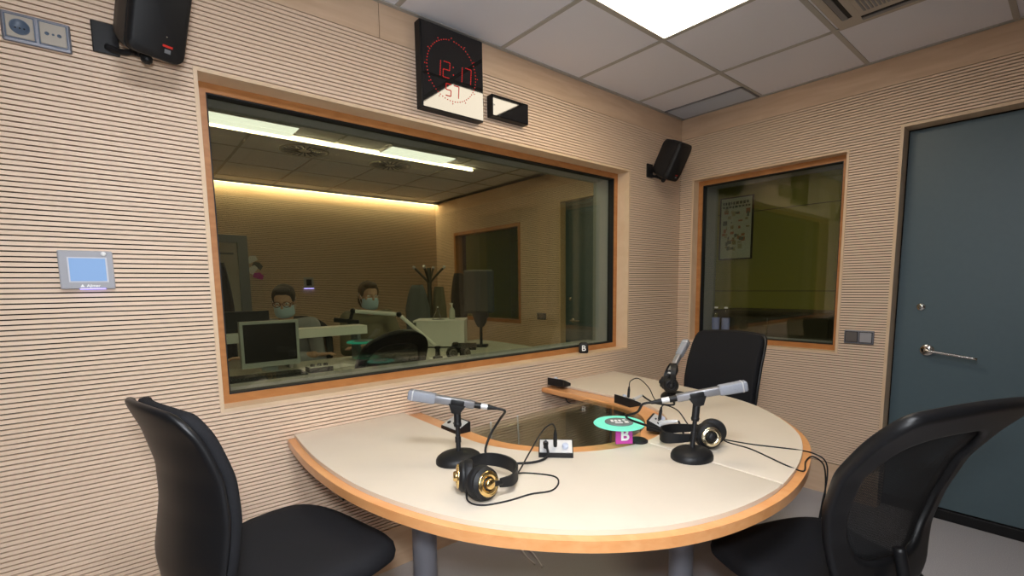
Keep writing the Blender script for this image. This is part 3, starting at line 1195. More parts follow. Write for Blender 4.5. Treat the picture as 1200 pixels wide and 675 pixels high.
def cable(name, label, pts, r, mat=BLACKR, cat='cable', grp=None, parent=None):
    m = MB()
    m.tube(pts, r, None, 8, 8)
    o = m.build(name, mat, parent)
    if parent is not None:
        return o
    return prop(o, label, cat, grp)


ZP = ZW + 0.014 + 0.0045
j2 = BX2 @ V((0.006, -0.034, 0.004))
CAB1 = cable('microphone_cable', 'black cable looping from the left microphone to its silver box', [tail1, tail1 + td1 * 0.03 + V((0, 0, -0.005)), (-2.315, -0.72, 0.85), (-2.345, -0.70, 0.79), (-2.385, -0.735, ZP + 0.01), (-2.370, -0.81, ZP), (-2.30, -0.872, ZP), (-2.235, -0.875, ZP + 0.006), j2 + (BX2.to_3x3() @ V((0.5, 0, 1))).normalized() * 0.03], 0.0042)
b = MB()
ax = (BX2.to_3x3() @ V((0.5, 0, 1))).normalized()
b.lathe([(0, 0), (0.008, 0), (0.008, 0.022), (0.009, 0.023), (0.009, 0.036), (0.005, 0.05), (0, 0.05)], j2, ax, BLACKR, 16)
b.build('plug', None, CAB1, smooth=35)
j2b = BX2 @ V((0.0, -0.002, 0.002))
ptop = j2b + ((BX2.to_3x3() @ V((0, 0, 1))) + V((0, 0, 0.6))).normalized() * 0.062

# microphone 3 cable (to box 5) and microphone 2 cable (to box 4)
j5 = BX5 @ V((0.006, -0.034, 0.004))
a5 = (BX5.to_3x3() @ V((0.9, 0, 0.7))).normalized()
CAB3 = cable('microphone_cable', 'black cable rising from the box by the lit disc to the right front microphone', [tail3, tail3 + td3 * 0.03, (-1.955, -1.03, 0.875), (-1.955, -0.985, 0.845), (-1.86, -1.02, 0.80), (-1.78, -1.05, 0.765), (-1.70, -1.055, ZP + 0.005), j5 + a5 * 0.074], 0.0042)
b = MB()
b.lathe([(0, 0), (0.0095, 0), (0.0095, 0.035), (0.0085, 0.036), (0.0085, 0.055), (0.005, 0.072), (0, 0.072)], j5, a5, SILVER, 18)
b.build('plug', None, CAB3, smooth=35, label='large silver plug')
j4 = BX4 @ V((0.006, -0.034, 0.004))
a4 = (BX4.to_3x3() @ V((0.9, 0, 0.7))).normalized()
CAB2 = cable('microphone_cable', 'black cable winding from the far right microphone to the box on the wooden arm', [tail2, tail2 + td2 * 0.03, (-1.215, -0.69, 0.80), (-1.25, -0.74, ZP + 0.003), (-1.31, -0.77, ZP), (-1.34, -0.70, ZP), (-1.31, -0.63, ZP + 0.004), j4 + a4 * 0.056], 0.0042)
b = MB()
b.lathe([(0, 0), (0.008, 0), (0.008, 0.03), (0.007, 0.031), (0.007, 0.045), (0.004, 0.055), (0, 0.055)], j4, a4, SILVER, 18)
b.build('plug', None, CAB2, smooth=35, label='small silver plug')
j4b = BX4 @ V((0.0, -0.002, 0.002))
j5b = BX5 @ V((0.0, -0.002, 0.002))


# ------------------------------------------------------------------ headphones
def headphones(label, cups, band, band_w=0.017, gold=GOLD, lift=None, grp='studio headphones', base=None):
    """cups: two (centre, outward normal, radius); band: points of the headband from cup to cup"""
    t = thing('headphones', label, 'headphones', base or cups[0][0], 0, grp)
    for c, n, r in cups:
        c, n = V(c), V(n).normalized()
        m = MB()
        m.lathe([(0, -0.030), (r * 0.70, -0.030), (r * 0.98, -0.022), (r, -0.012), (r * 0.96, -0.004), (r * 0.90, 0.0), (r * 0.90, 0.006), (r * 0.72, 0.014), (0, 0.014)], c, n, BLACKR, 36)
        cu = m.build('ear_cup', None, t, smooth=35)
        m = MB()
        m.lathe([(r * 0.70, 0.0135), (r * 0.72, 0.0165), (r * 0.66, 0.0195), (r * 0.58, 0.0185), (r * 0.56, 0.0205), (r * 0.48, 0.0205), (r * 0.46, 0.019), (r * 0.40, 0.019), (r * 0.38, 0.0135)], c, n, gold, 36)
        m.build('gold_ring', None, cu, label='shiny gold ring on the cup')
        m = MB()
        m.lathe([(r * 0.39, 0.012), (r * 0.34, 0.019), (r * 0.30, 0.019)], c, n, BLACKP, 24)
        m.lathe([(r * 0.30, 0.018), (r * 0.30, 0.026), (r * 0.24, 0.029), (0, 0.029)], c, n, gold if lift is None else BLACKP, 24)
        m.build('centre_cap', None, cu)
    P = catmull(band, 7)
    m = MB()
    rings = []
    n = len(P)
    for i, p in enumerate(P):
        tg = (P[min(i + 1, n - 1)] - P[max(i - 1, 0)]).normalized()
        w = BAND_UP if lift is None else V(lift)
        w = (w - tg * w.dot(tg)).normalized()
        s_ = tg.cross(w)
        bw = band_w * (0.7 + 0.5 * math.sin(PI * i / (n - 1)))
        rings.append([p + w * bw + s_ * 0.003, p - w * bw + s_ * 0.003, p - w * bw - s_ * 0.003, p + w * bw - s_ * 0.003])
    m.loft(rings, BLACKR)
    m.build('headband', None, t, smooth=50)
    c0 = V(cups[0][0]), V(cups[1][0])
    for k, (pa, pb) in enumerate(((P[0], P[1]), (P[-1], P[-2]))):
        nn = V(cups[k][1]).normalized() * 0.012
        m = MB()
        m.tube([c0[k] + nn, (c0[k] + pa) / 2 + nn, pb], 0.0075, BLACKP, 8, 4)
        m.build('yoke', None, t)
    return t


BAND_UP = V((0, 0, 1))
zc = ZW + 0.0145 + 0.048
HP1 = headphones('black headphones with gold rings lying in front of the left microphone', [((-2.575, -0.985, zc), (0.05, -1.0, 0.22), 0.048), ((-2.590, -0.905, zc), (-0.86, 0.50, 0.05), 0.047)],
           [(-2.535, -1.000, zc - 0.005), (-2.490, -1.000, zc - 0.008), (-2.445, -0.965, zc - 0.004), (-2.435, -0.905, zc), (-2.465, -0.855, zc + 0.004), (-2.52, -0.845, zc + 0.006), (-2.575, -0.875, zc + 0.004)], base=(-2.56, -0.93, ZW + 0.0145))
HP3 = headphones('black headphones with one pale gold disc lying behind the right front microphone', [((-1.755, -1.185, zc), (-0.62, -0.78, 0.12), 0.047), ((-1.690, -1.160, zc + 0.002), (0.75, 0.55, 0.05), 0.047)],
           [(-1.785, -1.150, zc - 0.006), (-1.83, -1.10, zc - 0.012), (-1.84, -1.06, zc - 0.014), (-1.80, -1.025, zc - 0.012), (-1.745, -1.045, zc - 0.006), (-1.69, -1.115, zc)], base=(-1.74, -1.14, ZW + 0.0145), gold=plain('pale_gold_ring', (0.80, 0.72, 0.52), 0.25, 1.0), lift=(0, 0, 1))
HP2 = headphones('black headphones hanging from the far right microphone stand', [((-1.245, -0.72, 0.815), (-0.75, -0.55, 0.2), 0.038), ((-1.200, -0.66, 0.815), (-0.3, 0.9, 0.1), 0.038)],
           [(-1.260, -0.735, 0.840), (-1.262, -0.742, 0.885), (-1.232, -0.725, 0.912), (-1.195, -0.700, 0.915), (-1.165, -0.672, 0.900), (-1.165, -0.65, 0.865), (-1.180, -0.645, 0.835)], band_w=0.012, gold=BLACKP, lift=(0.55, -0.75, 0), base=(-1.23, -0.70, 0.78))
cable('cord', 'thin black cord of the left headphones curling over the leather', [(-2.600, -0.935, zc - 0.02), (-2.618, -0.965, ZP + 0.002), (-2.600, -1.005, ZP - 0.002), (-2.535, -1.03, ZP - 0.002), (-2.46, -1.04, ZP - 0.002), (-2.40, -1.062, ZP - 0.002), (-2.345, -1.035, ZP - 0.002), (-2.325, -0.99, ZP - 0.002), (-2.375, -0.915, ZP - 0.002), (-2.43, -0.925, ZP + 0.01), (-2.425, -0.945, ZP + 0.02), (-2.34, -0.90, 0.785), (-2.24, -0.855, 0.825), (-2.185, -0.845, 0.838), ptop + V((0, 0, 0.006)), ptop], 0.0024, parent=HP1)
cable('cord', '', [(-1.655, -1.150, zc - 0.02), (-1.620, -1.170, ZP), (-1.597, -1.259, ZP - 0.002), (-1.562, -1.337, ZP - 0.002), (-1.535, -1.385, ZP - 0.004), (-1.500, -1.425, ZW + 0.004), (-1.482, -1.458, 0.700), (-1.478, -1.465, 0.64), (-1.484, -1.455, 0.54), (-1.490, -1.450, 0.46), (-1.478, -1.448, 0.36)], 0.0024, parent=HP3)
cable('cord', '', [(-1.655, -1.165, zc - 0.025), (-1.640, -1.195, ZP - 0.001), (-1.648, -1.278, ZP - 0.002), (-1.690, -1.365, ZP - 0.002), (-1.720, -1.425, ZP - 0.002), (-1.695, -1.462, ZW + 0.004), (-1.60, -1.436, ZW + 0.004), (-1.525, -1.432, 0.720), (-1.485, -1.455, 0.685), (-1.465, -1.458, 0.60), (-1.462, -1.452, 0.52), (-1.478, -1.446, 0.45)], 0.0024, parent=HP3)
cable('cord', 'thin black cord arching from the box on the wooden arm', [j4b + V((0.0058, 0, 0.0575)), j4b + V((0.012, -0.004, 0.085)), (-1.34, -0.60, 0.845), (-1.305, -0.635, 0.80), (-1.285, -0.655, ZP + 0.006), (-1.30, -0.70, ZP - 0.002), (-1.24, -0.71, 0.78)], 0.0024, parent=HP2)
cable('cord', 'thin black cord from the box beside the lit disc to the right headphones', [j5b + V((0.0133, 0, 0.053)), j5b + V((0.03, -0.006, 0.06)), (-1.59, -0.965, 0.80), (-1.60, -1.02, ZP + 0.015), (-1.65, -1.10, ZP), (-1.68, -1.135, ZP + 0.004)], 0.0024, parent=HP3)
for hp_, jp, ja, jl in ((HP1, j2b, (BX2.to_3x3() @ V((0, 0, 1))) + V((0, 0, 0.6)), 0.062), (HP2, j4b, V((0.1, 0, 1)), 0.058), (HP3, j5b, V((0.25, 0, 1)), 0.055)):
    b = MB()
    plug(b, jp, ja, 0.0065, jl)
    b.build('plug', None, hp_, smooth=35)

# ------------------------------------------------------------------ turquoise disc lamp and sign
t = thing('disc_lamp', 'turquoise glowing disc lamp on a clear cone stand in the table centre', 'lamp', (-1.865, -0.965, ZW + 0.0145))
b = MB()
b.lathe([(0, 0), (0.036, 0), (0.036, 0.004), (0.030, 0.009), (0, 0.009)], (-1.862, -0.968, ZW + 0.0145), (0, 0, 1), BLACKP, 28)
b.build('foot', None, t, smooth=35)
b = MB()
DC = V((-1.897, -0.908, 0.796))
b.loft([[V((-1.864, -0.962, ZW + 0.024)) + V((math.cos(a), math.sin(a), 0)) * 0.014 for a in [2 * PI * k / 24 for k in range(24)]], [DC + V((math.cos(a) * 0.080, math.sin(a) * 0.080, -0.004)) for a in [2 * PI * k / 24 for k in range(24)]]], CLEAR, cap=False)
b.build('clear_cone', None, t)
b = MB()
b.lathe([(0, -0.003), (0.090, -0.003), (0.0935, 0.0), (0.090, 0.004), (0, 0.004)], DC, (0, 0, 1), TURQ, 48)
dsc = b.build('disc', None, t, smooth=35, label='glowing turquoise disc')
b = MB()
b.lathe([(0, 0.0042), (0.052, 0.0042), (0.052, 0.0068), (0.050, 0.0075), (0, 0.0075)], DC, (0, 0, 1), CAP, 40)
cp = b.build('cap', None, dsc, label='dark grey round cap with pale lettering')
b = MB()
TD = basis(V((0.77, -0.64, 0)), V((0.64, 0.77, 0)), DC + V((0, 0, 0.0077)))
for (x, y, w, h) in ((-0.024, 0.008, 0.010, 0.026), (-0.010, 0.008, 0.010, 0.026), (0.004, 0.010, 0.010, 0.022), (-0.004, -0.018, 0.028, 0.010), (0.026, -0.010, 0.014, 0.020), (0.022, 0.018, 0.010, 0.012)):
    b.box((x - w / 2, y - h / 2, 0), (x + w / 2, y + h / 2, 0.0006), LETTER, TD)
b.build('lettering', None, cp)

t = thing('letter_sign', 'small magenta sign with white letter standing under the turquoise disc', 'sign', (-1.905, -0.945, ZW + 0.0145))
TS = basis(V((0.80, -0.60, 0)), V((0.05, 0.06, 1)), (-1.922, -0.950, ZW + 0.046))
b = MB()
b.box((-0.031, -0.031, -0.004), (0.031, 0.031, 0.004), MAGENTA, TS, bev=0.001)
b.build('card', None, t)
text('letter', 'B', 0.058, TS @ Matrix.Translation((0.002, 0.0, 0.0043)), LETTER, t, 0.0004, 0.0014)


# ------------------------------------------------------------------ chairs
def make_chair(label, net, grp, name='office_chair', rise=0.05, WID=None, PX=None, wrap0=0.02, zb=0.475, hb=0.545, cush=0.042):
    t = thing(name, label, 'chair', (0, 0, 0), 0, grp)
    # seat cushion (faces +X)
    m = MB()
    rings = []
    N = 44
    for sc, z in ((0.60, 0.392), (0.90, 0.394), (0.985, 0.408), (1.0, 0.428), (0.985, 0.446), (0.94, 0.457), (0.80, 0.463), (0.45, 0.460), (0.12, 0.458)):
        q = []
        for k in range(N):
            a = 2 * PI * k / N
            c_, s_ = math.cos(a), math.sin(a)
            e = 2 / 3.2
            x = 0.243 * math.copysign(abs(c_) ** e, c_) * sc
            y = 0.245 * math.copysign(abs(s_) ** e, s_) * sc * (1.0 - 0.06 * (x < 0))
            f = max(0, (x - 0.10) / 0.135)
            q.append(V((x, y, z - 0.030 * f * f + 0.010 * (abs(y) / 0.238) ** 2)))
        rings.append(q)
    m.loft(rings, FABRIC)
    m.build('seat', None, t, local=True)
    m = MB()
    m.loft([[V((0.20 * math.cos(2 * PI * k / 32), 0.19 * math.sin(2 * PI * k / 32), z)) for k in range(32)] for z in (0.372, 0.39)], CHAIRP)
    m.box((-0.10, -0.07, 0.335), (0.10, 0.07, 0.373), CHAIRP, bev=0.008)
    m.tube([(0.03, -0.06, 0.355), (0.03, -0.20, 0.352), (0.02, -0.25, 0.345)], 0.006, CHAIRP, 8, 4)
    m.build('seat_shell', None, t, local=True, smooth=40)
    # backrest
    def lerp(tab, v):
        for (a, p), (c, q) in zip(tab, tab[1:]):
            if v <= c:
                f = (v - a) / (c - a)
                return p + (q - p) * f
        return tab[-1][1]

    def pt(u, v):
        w = lerp(WID, v)
        wrap = wrap0 * (0.6 + 0.6 * math.sin(PI * min(1, v * 0.9)))
        z = zb + hb * v - 0.012 * u * u * (v > 0.8) * (v - 0.8) / 0.2
        return V((lerp(PX, v) + wrap * u * u, u * w, z))
    NU, NV = 24, 30

    if net:
        frame, panel = MB(), MB()
        NA, KO, KI = 88, 6, 7
        fr_, pa_ = [], []
        for a_ in range(NA):
            th_ = 2 * PI * a_ / NA
            cu, cv = math.cos(th_), math.sin(th_)
            ro = 1 / max(abs(cu), abs(cv))
            ri = 1 / ((abs(cu) / 0.74) ** 3.5 + (abs(cv) / 0.70) ** 3.5) ** (1 / 3.5)

            def q_(r):
                return pt(max(-1, min(1, cu * r)), 0.5 + 0.5 * max(-1, min(1, cv * r + 0.06 * (1 - min(1, r)))))
            fr_.append([frame.bm.verts.new(q_(ro + (ri - ro) * k / KO)) for k in range(KO + 1)])
            pa_.append([panel.bm.verts.new(q_(ri * (1.01 - k / KI))) for k in range(KI)])
        for a_ in range(NA):
            n_ = (a_ + 1) % NA
            for k in range(KO):
                frame.bm.faces.new((fr_[a_][k], fr_[n_][k], fr_[n_][k + 1], fr_[a_][k + 1]))
            for k in range(KI - 1):
                panel.bm.faces.new((pa_[a_][k], pa_[n_][k], pa_[n_][k + 1], pa_[a_][k + 1]))
        panel.bm.faces.new([r_[-1] for r_ in pa_])
        parts = ((frame, 'backrest_frame', CHAIRP, 0.030), (panel, 'backrest_mesh', MESHF, 0.002))
    else:
        parts = []
        for nm, mt_, th, off, k in (('backrest_shell', CHAIRP, 0.016, -0.016, 1.0), ('backrest_cushion', FABRIC, cush, cush / 3, 0.965)):
            mb = MB()
            vv = {}
            for i in range(NU + 1):
                for j in range(NV + 1):
                    p = pt((-1 + 2 * i / NU) * k, 0.5 + (j / NV - 0.5) * (k + 0.01))
                    vv[i, j] = mb.bm.verts.new(p + V((off, 0, 0)))
            for i in range(NU):
                for j in range(NV):
                    mb.bm.faces.new((vv[i, j], vv[i + 1, j], vv[i + 1, j + 1], vv[i, j + 1]))
            parts.append((mb, nm, mt_, th))
    for mb, nm, mt_, th in parts:
        o = mb.build(nm, mt_, t, local=True)
        for f in o.data.polygons:
            f.use_smooth = True
        md = o.modifiers.new('solidify', 'SOLIDIFY')
        md.thickness = th
        md.offset = 0
        if th > 0.01:
            md = o.modifiers.new('subdivision', 'SUBSURF')
            md.levels = md.render_levels = 1
    # back upright
    m = MB()
    m.tube([(-0.05, 0, 0.352), (-0.20, 0, 0.352), (-0.255, 0, 0.40), (-0.250, 0, 0.50), (-0.228, 0, 0.60)], lambda f: 0.020 - 0.006 * f, CHAIRP, 10, 6)
    m.build('back_upright', None, t, local=True)
    for ch in list(t.children):
        ch.data.transform(Matrix.Translation((0, 0, rise)))
    # pedestal
    m = MB()
    m.cone((0, 0, 0.10), (0, 0, 0.24), 0.026, None, CHAIRP, 20)
    m.cone((0, 0, 0.24), (0, 0, 0.336 + rise), 0.016, None, CHROME, 20)
    m.cone((0, 0, 0.072), (0, 0, 0.125), 0.045, 0.034, CHAIRP, 20)
    m.build('pedestal', None, t, local=True, smooth=35)
    for k in range(5):
        a = 2 * PI * k / 5 + 0.3
        d = V((math.cos(a), math.sin(a), 0))
        s_ = V((-d.y, d.x, 0))
        m = MB()
        rings = []
        for r, hw, z0, z1 in ((0.03, 0.026, 0.078, 0.118), (0.16, 0.021, 0.075, 0.102), (0.275, 0.016, 0.066, 0.084)):
            rings.append([d * r + s_ * hw + V((0, 0, z0)), d * r - s_ * hw + V((0, 0, z0)), d * r - s_ * hw * 0.7 + V((0, 0, z1)), d * r + s_ * hw * 0.7 + V((0, 0, z1))])
        m.loft(rings, CHAIRP, smooth=False)
        lg = m.build('leg', None, t, local=True)
        m = MB()
        for sg in (-1, 1):
            c = d * 0.265 + V((0, 0, 0.027)) + s_ * 0.013 * sg
            m.cone(c - s_ * 0.008, c + s_ * 0.008, 0.026, None, CHAIRP, 18)
        m.cone(d * 0.265 + V((0, 0, 0.03)), d * 0.265 + V((0, 0, 0.068)), 0.007, None, CHAIRP, 10)
        m.build('caster', None, lg, local=True, smooth=35)
    return t


def place(o, x, y, az, label=None, grp=None):
    o.location = (x, y, 0)
    o.rotation_euler = (0, 0, math.radians(az))
    if label:
        o['label'] = label
    if grp:
        o['group'] = grp
    return o


PX_NET = [(0.0, -0.205), (0.15, -0.198), (0.28, -0.196), (0.45, -0.212), (0.65, -0.248), (0.85, -0.315), (1.0, -0.375)]
W_NET = [(0.0, 0.12), (0.06, 0.160), (0.16, 0.172), (0.30, 0.190), (0.45, 0.212), (0.65, 0.228), (0.82, 0.228), (0.92, 0.226), (0.97, 0.220), (1.0, 0.205)]
PX_LEFT = [(0.0, -0.245), (0.15, -0.252), (0.30, -0.245), (0.45, -0.238), (0.65, -0.240), (0.85, -0.262), (1.0, -0.290)]
W_LEFT = [(0.0, 0.14), (0.12, 0.185), (0.30, 0.192), (0.5, 0.190), (0.75, 0.178), (0.90, 0.166), (0.97, 0.150), (1.0, 0.120)]
PX_BACK = [(0.0, -0.205), (0.28, -0.196), (0.45, -0.208), (0.65, -0.238), (0.85, -0.285), (1.0, -0.325)]
W_BACK = [(0.0, 0.15), (0.06, 0.185), (0.16, 0.202), (0.30, 0.210), (0.45, 0.214), (0.65, 0.214), (0.82, 0.211), (0.92, 0.206), (0.97, 0.198), (1.0, 0.180)]
solid = make_chair('black swivel chair with curved shell back at the left end of the table', False, 'studio chairs', rise=0.16, WID=W_LEFT, PX=PX_LEFT, wrap0=0.035, zb=0.45, hb=0.47, cush=0.026)
net = make_chair('black swivel chair with see-through net back, right foreground by the door', True, 'studio chairs', WID=W_NET, PX=PX_NET, hb=0.525)
plainc = make_chair('black fabric swivel chair behind the table, below the small window', False, 'studio chairs', rise=0.04, WID=W_BACK, PX=PX_BACK, wrap0=0.02, hb=0.52)
place(solid, -2.99, -0.655, 13)
place(net, -1.77, -1.52, 69)
place(plainc, -0.885, -0.69, 180)
W_ROUND = [(0.0, 0.12), (0.06, 0.165), (0.16, 0.188), (0.30, 0.205), (0.45, 0.222), (0.65, 0.228), (0.80, 0.215), (0.90, 0.185), (0.96, 0.145), (1.0, 0.09)]
netr = make_chair('black net chair', True, 'control room chairs', WID=W_ROUND, PX=PX_NET)
c = netr
place(c, -2.08, 0.83, 92, 'black net-backed chair seen through the big window, its back to the glass', 'control room chairs')
c = copy_tree(netr)
place(c, -2.10, 2.02, 265, 'dark swivel chair beside the seated man in glasses', 'control room chairs')
c = copy_tree(plainc)
place(c, -1.50, 2.22, 250, 'black swivel chair behind the second masked person', 'control room chairs')

# cords under the table
cable('cord', '', [(-1.96, -0.20, 0.66), (-1.955, -0.22, 0.30), (-1.93, -0.25, 0.16), (-1.87, -0.28, 0.08), (-1.86, -0.32, 0.006), (-1.88, -0.42, 0.004)], 0.004, WHITECORD, parent=TABLE)
cable('cord', '', [(-1.79, -0.20, 0.66), (-1.80, -0.24, 0.2), (-1.82, -0.27, 0.05), (-1.83, -0.36, 0.005), (-1.87, -0.46, 0.005)], 0.004, WHITECORD, parent=TABLE)
cable('cord', '', [(-1.745, -0.20, 0.30), (-1.745, -0.205, 0.10), (-1.75, -0.21, 0.012), (-1.80, -0.23, 0.012)], 0.004, LEDPURPLE, parent=TABLE)
cable('cord', '', [(-1.40, -0.16, 0.680), (-1.39, -0.17, 0.655), (-1.35, -0.20, 0.645), (-1.31, -0.23, 0.66), (-1.30, -0.24, 0.680)], 0.003, parent=TABLE)

# ------------------------------------------------------------------ control room beyond the big window
XC, YF = 0.40, 4.17
b = MB()
slat_wall(b, -4.1, XC, [(-2.70, -2.09, -0.1, 1.915)], lambda a, d, z: (a, YF + d, z), n=128)
for x0, x1, z0, z1 in ((-4.15, -2.70, 0, H + 0.15), (-2.09, XC, 0, H + 0.15), (-2.70, -2.09, 1.915, H + 0.15)):
    b.box((x0, YF + 0.009, z0), (x1, YF + 0.2, z1), GROOVE)
b.box((-4.1, YF - 0.002, 0), (-2.70, YF + 0.012, BZ), MAPLE_BOARD)
b.box((-2.09, YF - 0.002, 0), (XC, YF + 0.012, BZ), MAPLE_BOARD)
b.box((-4.1, YF - 0.001, HB), (XC, YF + 0.012, H + 0.14), MAPLE_BOARD)
structure(b.build('wall_far'))
W3 = (2.29, 3.70, 0.86, 2.045)
D2 = (0.72, 1.65, 0, 2.20)
b = MB()
slat_wall(b, 0.30, YF, [(W3[0], W3[1], W3[2], W3[3]), (D2[0], D2[1], -0.1, D2[3])], lambda a, d, z: (XC + d, a, z), n=128)
for y0, y1, z0, z1 in ((0.30, D2[0], 0, H), (D2[1], W3[0], 0, H), (W3[1], YF + 0.2, 0, H), (D2[0], D2[1], D2[3], H), (W3[0], W3[1], 0, W3[2]), (W3[0], W3[1], W3[3], H)):
    b.box((XC + 0.009, y0, z0), (XC + 0.2, y1, z1), GROOVE)
b.box((XC - 0.001, 0.30, HB), (XC + 0.012, YF, H), MAPLE_BOARD)
structure(b.build('wall_far_right'))
b = MB()
b.box((-4.30, 0.30, 0), (-4.1, YF + 0.2, H), MAPLE_BOARD)
structure(b.build('wall_far_left'))
b = MB()
b.box((-4.15, 0.28, H), (XC + 0.02, YF - 0.09, H + 0.1), TILE)
b.box((-4.15, YF - 0.09, H + 0.12), (XC + 0.02, YF + 0.02, H + 0.16), TILE)
for x in [-3.6 + 0.6 * k for k in range(7)]:
    b.box((x - 0.011, 0.30, H - 0.004), (x + 0.011, YF - 0.09, H + 0.001), TBAR)
for y in [0.85 + 0.6 * k for k in range(6)]:
    b.box((-4.1, y - 0.011, H - 0.0035), (XC, y + 0.011, H + 0.001), TBAR)
structure(b.build('ceiling_control'))
t = thing('light_strip', 'long glowing warm light strip along the top of the control room far wall', 'light strip', (-1.85, YF - 0.05, H + 0.05))
b = MB()
b.box((-4.0, YF - 0.075, H - 0.012), (XC, YF - 0.015, H + 0.012), COVE_E)
b.build('diffuser', None, t)
b = MB()
b.box((-4.0, YF - 0.088, H - 0.022), (XC, YF - 0.076, H + 0.10), WHITE)
b.build('channel', None, t)
t = thing('light_strip', 'thin glowing light strip across the middle of the control room ceiling', 'light strip', (-1.6, 2.05, H))
b = MB()
b.box((-4.0, 2.092, H - 0.024), (-0.40, 2.104, H - 0.012), COVE_E)
b.build('diffuser', None, t)
b = MB()
b.box((-4.0, 2.105, H - 0.028), (-0.40, 2.114, H - 0.0005), WHITE)
b.build('channel', None, t)
t = thing('ceiling_light', 'added unseen fill light panel in the control room ceiling above the desk', 'ceiling light', (-0.75, 0.85, H))  # added out of view to brighten the control room walls
b = MB()
b.box((-1.05, 0.58, H - 0.012), (-0.47, 1.14, H - 0.0005), TBAR)
b.build('frame', None, t)
b = MB()
b.box((-1.035, 0.595, H - 0.014), (-0.485, 1.125, H - 0.0122), emit('control_fill_light', (0.97, 0.96, 0.66), 7.0))
b.build('diffuser', None, t)
for (x0, x1, y0, y1), lb in (((-2.80, -2.16, 1.76, 2.01), 'white box light under the control room ceiling, left one'), ((-1.44, -0.80, 1.77, 2.02), 'white box light under the control room ceiling, right one')):
    t = thing('box_light', lb, 'ceiling light', ((x0 + x1) / 2, (y0 + y1) / 2, H), 0, 'box lights in the control room')
    b = MB()
    b.box((x0, y0, H - 0.03), (x1, y1, H - 0.0005), WHITE, bev=0.003)
    b.build('housing', None, t)
    b = MB()
    for yy in (y0 + 0.012, (y0 + y1) / 2 + 0.008):
        b.box((x0 + 0.01, yy, H - 0.036), (x1 - 0.01, yy + 0.105, H - 0.0302), FIX_E)
    b.build('diffuser', None, t)
for x, y, lb in ((-1.12, 2.47, 'round swirl air diffuser in the control room ceiling, right of two'), (-1.93, 2.45, 'round swirl air diffuser in the control room ceiling, left of two')):
    t = thing('swirl_diffuser', lb, 'air vent', (x, y, H), 0, 'swirl diffusers')
    b = MB()
    b.lathe([(0.20, -0.0005), (0.20, -0.008), (0.185, -0.010), (0.18, -0.0035), (0, -0.0035)], (x, y, H), (0, 0, 1), OFFWHITE, 36)
    b.build('plate', None, t)
    b = MB()
    for k in range(20):
        a = 2 * PI * k / 20
        T = Matrix.Translation((x, y, H - 0.0045)) @ Matrix.Rotation(a, 4, 'Z')
        b.box((0.05, -0.007, -0.001), (0.17, 0.007, 0.0008), BLACKP, T)
    b.build('blades', None, t)

# far door in the control room
root = bpy.data.objects.new('door_2', None)
COL.objects.link(root)
MW[root.name] = Matrix.Identity(4)
structure(root)
b = MB()
b.box((-2.70, YF - 0.02, 0), (-2.62, YF + 0.06, 1.915), GREYMET)
b.box((-2.19, YF - 0.02, 0), (-2.09, YF + 0.06, 1.915), GREYMET)
b.box((-2.62, YF - 0.02, 1.83), (-2.19, YF + 0.06, 1.915), GREYMET)
b.build('door_frame', None, root)
b = MB()
b.box((-2.62, YF + 0.02, 0), (-2.19, YF + 0.06, 1.83), OFFWHITE)
b.box((-2.58, YF + 0.012, 1.70), (-2.23, YF + 0.021, 1.72), GREYMET)
b.build('door_leaf', None, root)
# side door and window of the control room
root = bpy.data.objects.new('door_3', None)
COL.objects.link(root)
MW[root.name] = Matrix.Identity(4)
structure(root)
b = MB()
b.box((XC - 0.003, D2[0], 0), (XC + 0.12, D2[0] + 0.015, D2[3]), MAPLE_TRIM)
b.box((XC - 0.003, D2[1] - 0.015, 0), (XC + 0.12, D2[1], D2[3]), MAPLE_TRIM)
b.box((XC - 0.003, D2[0] + 0.015, D2[3] - 0.015), (XC + 0.12, D2[1] - 0.015, D2[3]), MAPLE_TRIM)
b.build('door_frame', None, root)
b = MB()
b.box((XC + 0.08, D2[0] + 0.015, 0.02), (XC + 0.13, D2[1] - 0.015, D2[3] - 0.015), DOORBLUE)
leaf = b.build('door_leaf', None, root)
b = MB()
b.lathe([(0, 0.012), (0.022, 0.012), (0.027, 0.0), (0, 0)], (XC + 0.08, 1.52, 0.93), (-1, 0, 0), CHROME)
b.tube([(XC + 0.07, 1.52, 0.93), (XC + 0.03, 1.52, 0.93), (XC + 0.028, 1.50, 0.93), (XC + 0.028, 1.38, 0.93)], 0.0085, STEEL, 10, 5)
b.build('door_handle', None, leaf)
b = MB()
b.lathe([(0, 0.008), (0.018, 0.008), (0.021, 0.0), (0, 0)], (XC + 0.08, 1.56, 1.16), (-1, 0, 0), CHROME)
b.build('thumb_turn', None, leaf)
root = bpy.data.objects.new('window_3', None)
COL.objects.link(root)
MW[root.name] = Matrix.Identity(4)
structure(root)
b = MB()
for y0, y1, z0, z1 in ((W3[0], W3[0] + 0.04, W3[2], W3[3]), (W3[1] - 0.04, W3[1], W3[2], W3[3]), (W3[0] + 0.04, W3[1] - 0.04, W3[2], W3[2] + 0.04), (W3[0] + 0.04, W3[1] - 0.04, W3[3] - 0.04, W3[3])):
    b.box((XC - 0.003, y0, z0), (XC + 0.11, y1, z1), FRAME_WOOD)
b.build('frame', None, root)
b = MB()
b.box((XC + 0.07, W3[0] + 0.04, W3[2] + 0.04), (XC + 0.076, W3[1] - 0.04, W3[3] - 0.04), PANE)
b.build('pane', None, root)
t = thing('light_switch', 'double light switch beside the control room side door, seen through glass', 'switch', (XC, 1.93, 0.96))
b = MB()
b.box((XC - 0.011, 1.86, 0.925), (XC, 2.0, 1.0), SOCKETMET, bev=0.004)
b.build('frame', None, t)
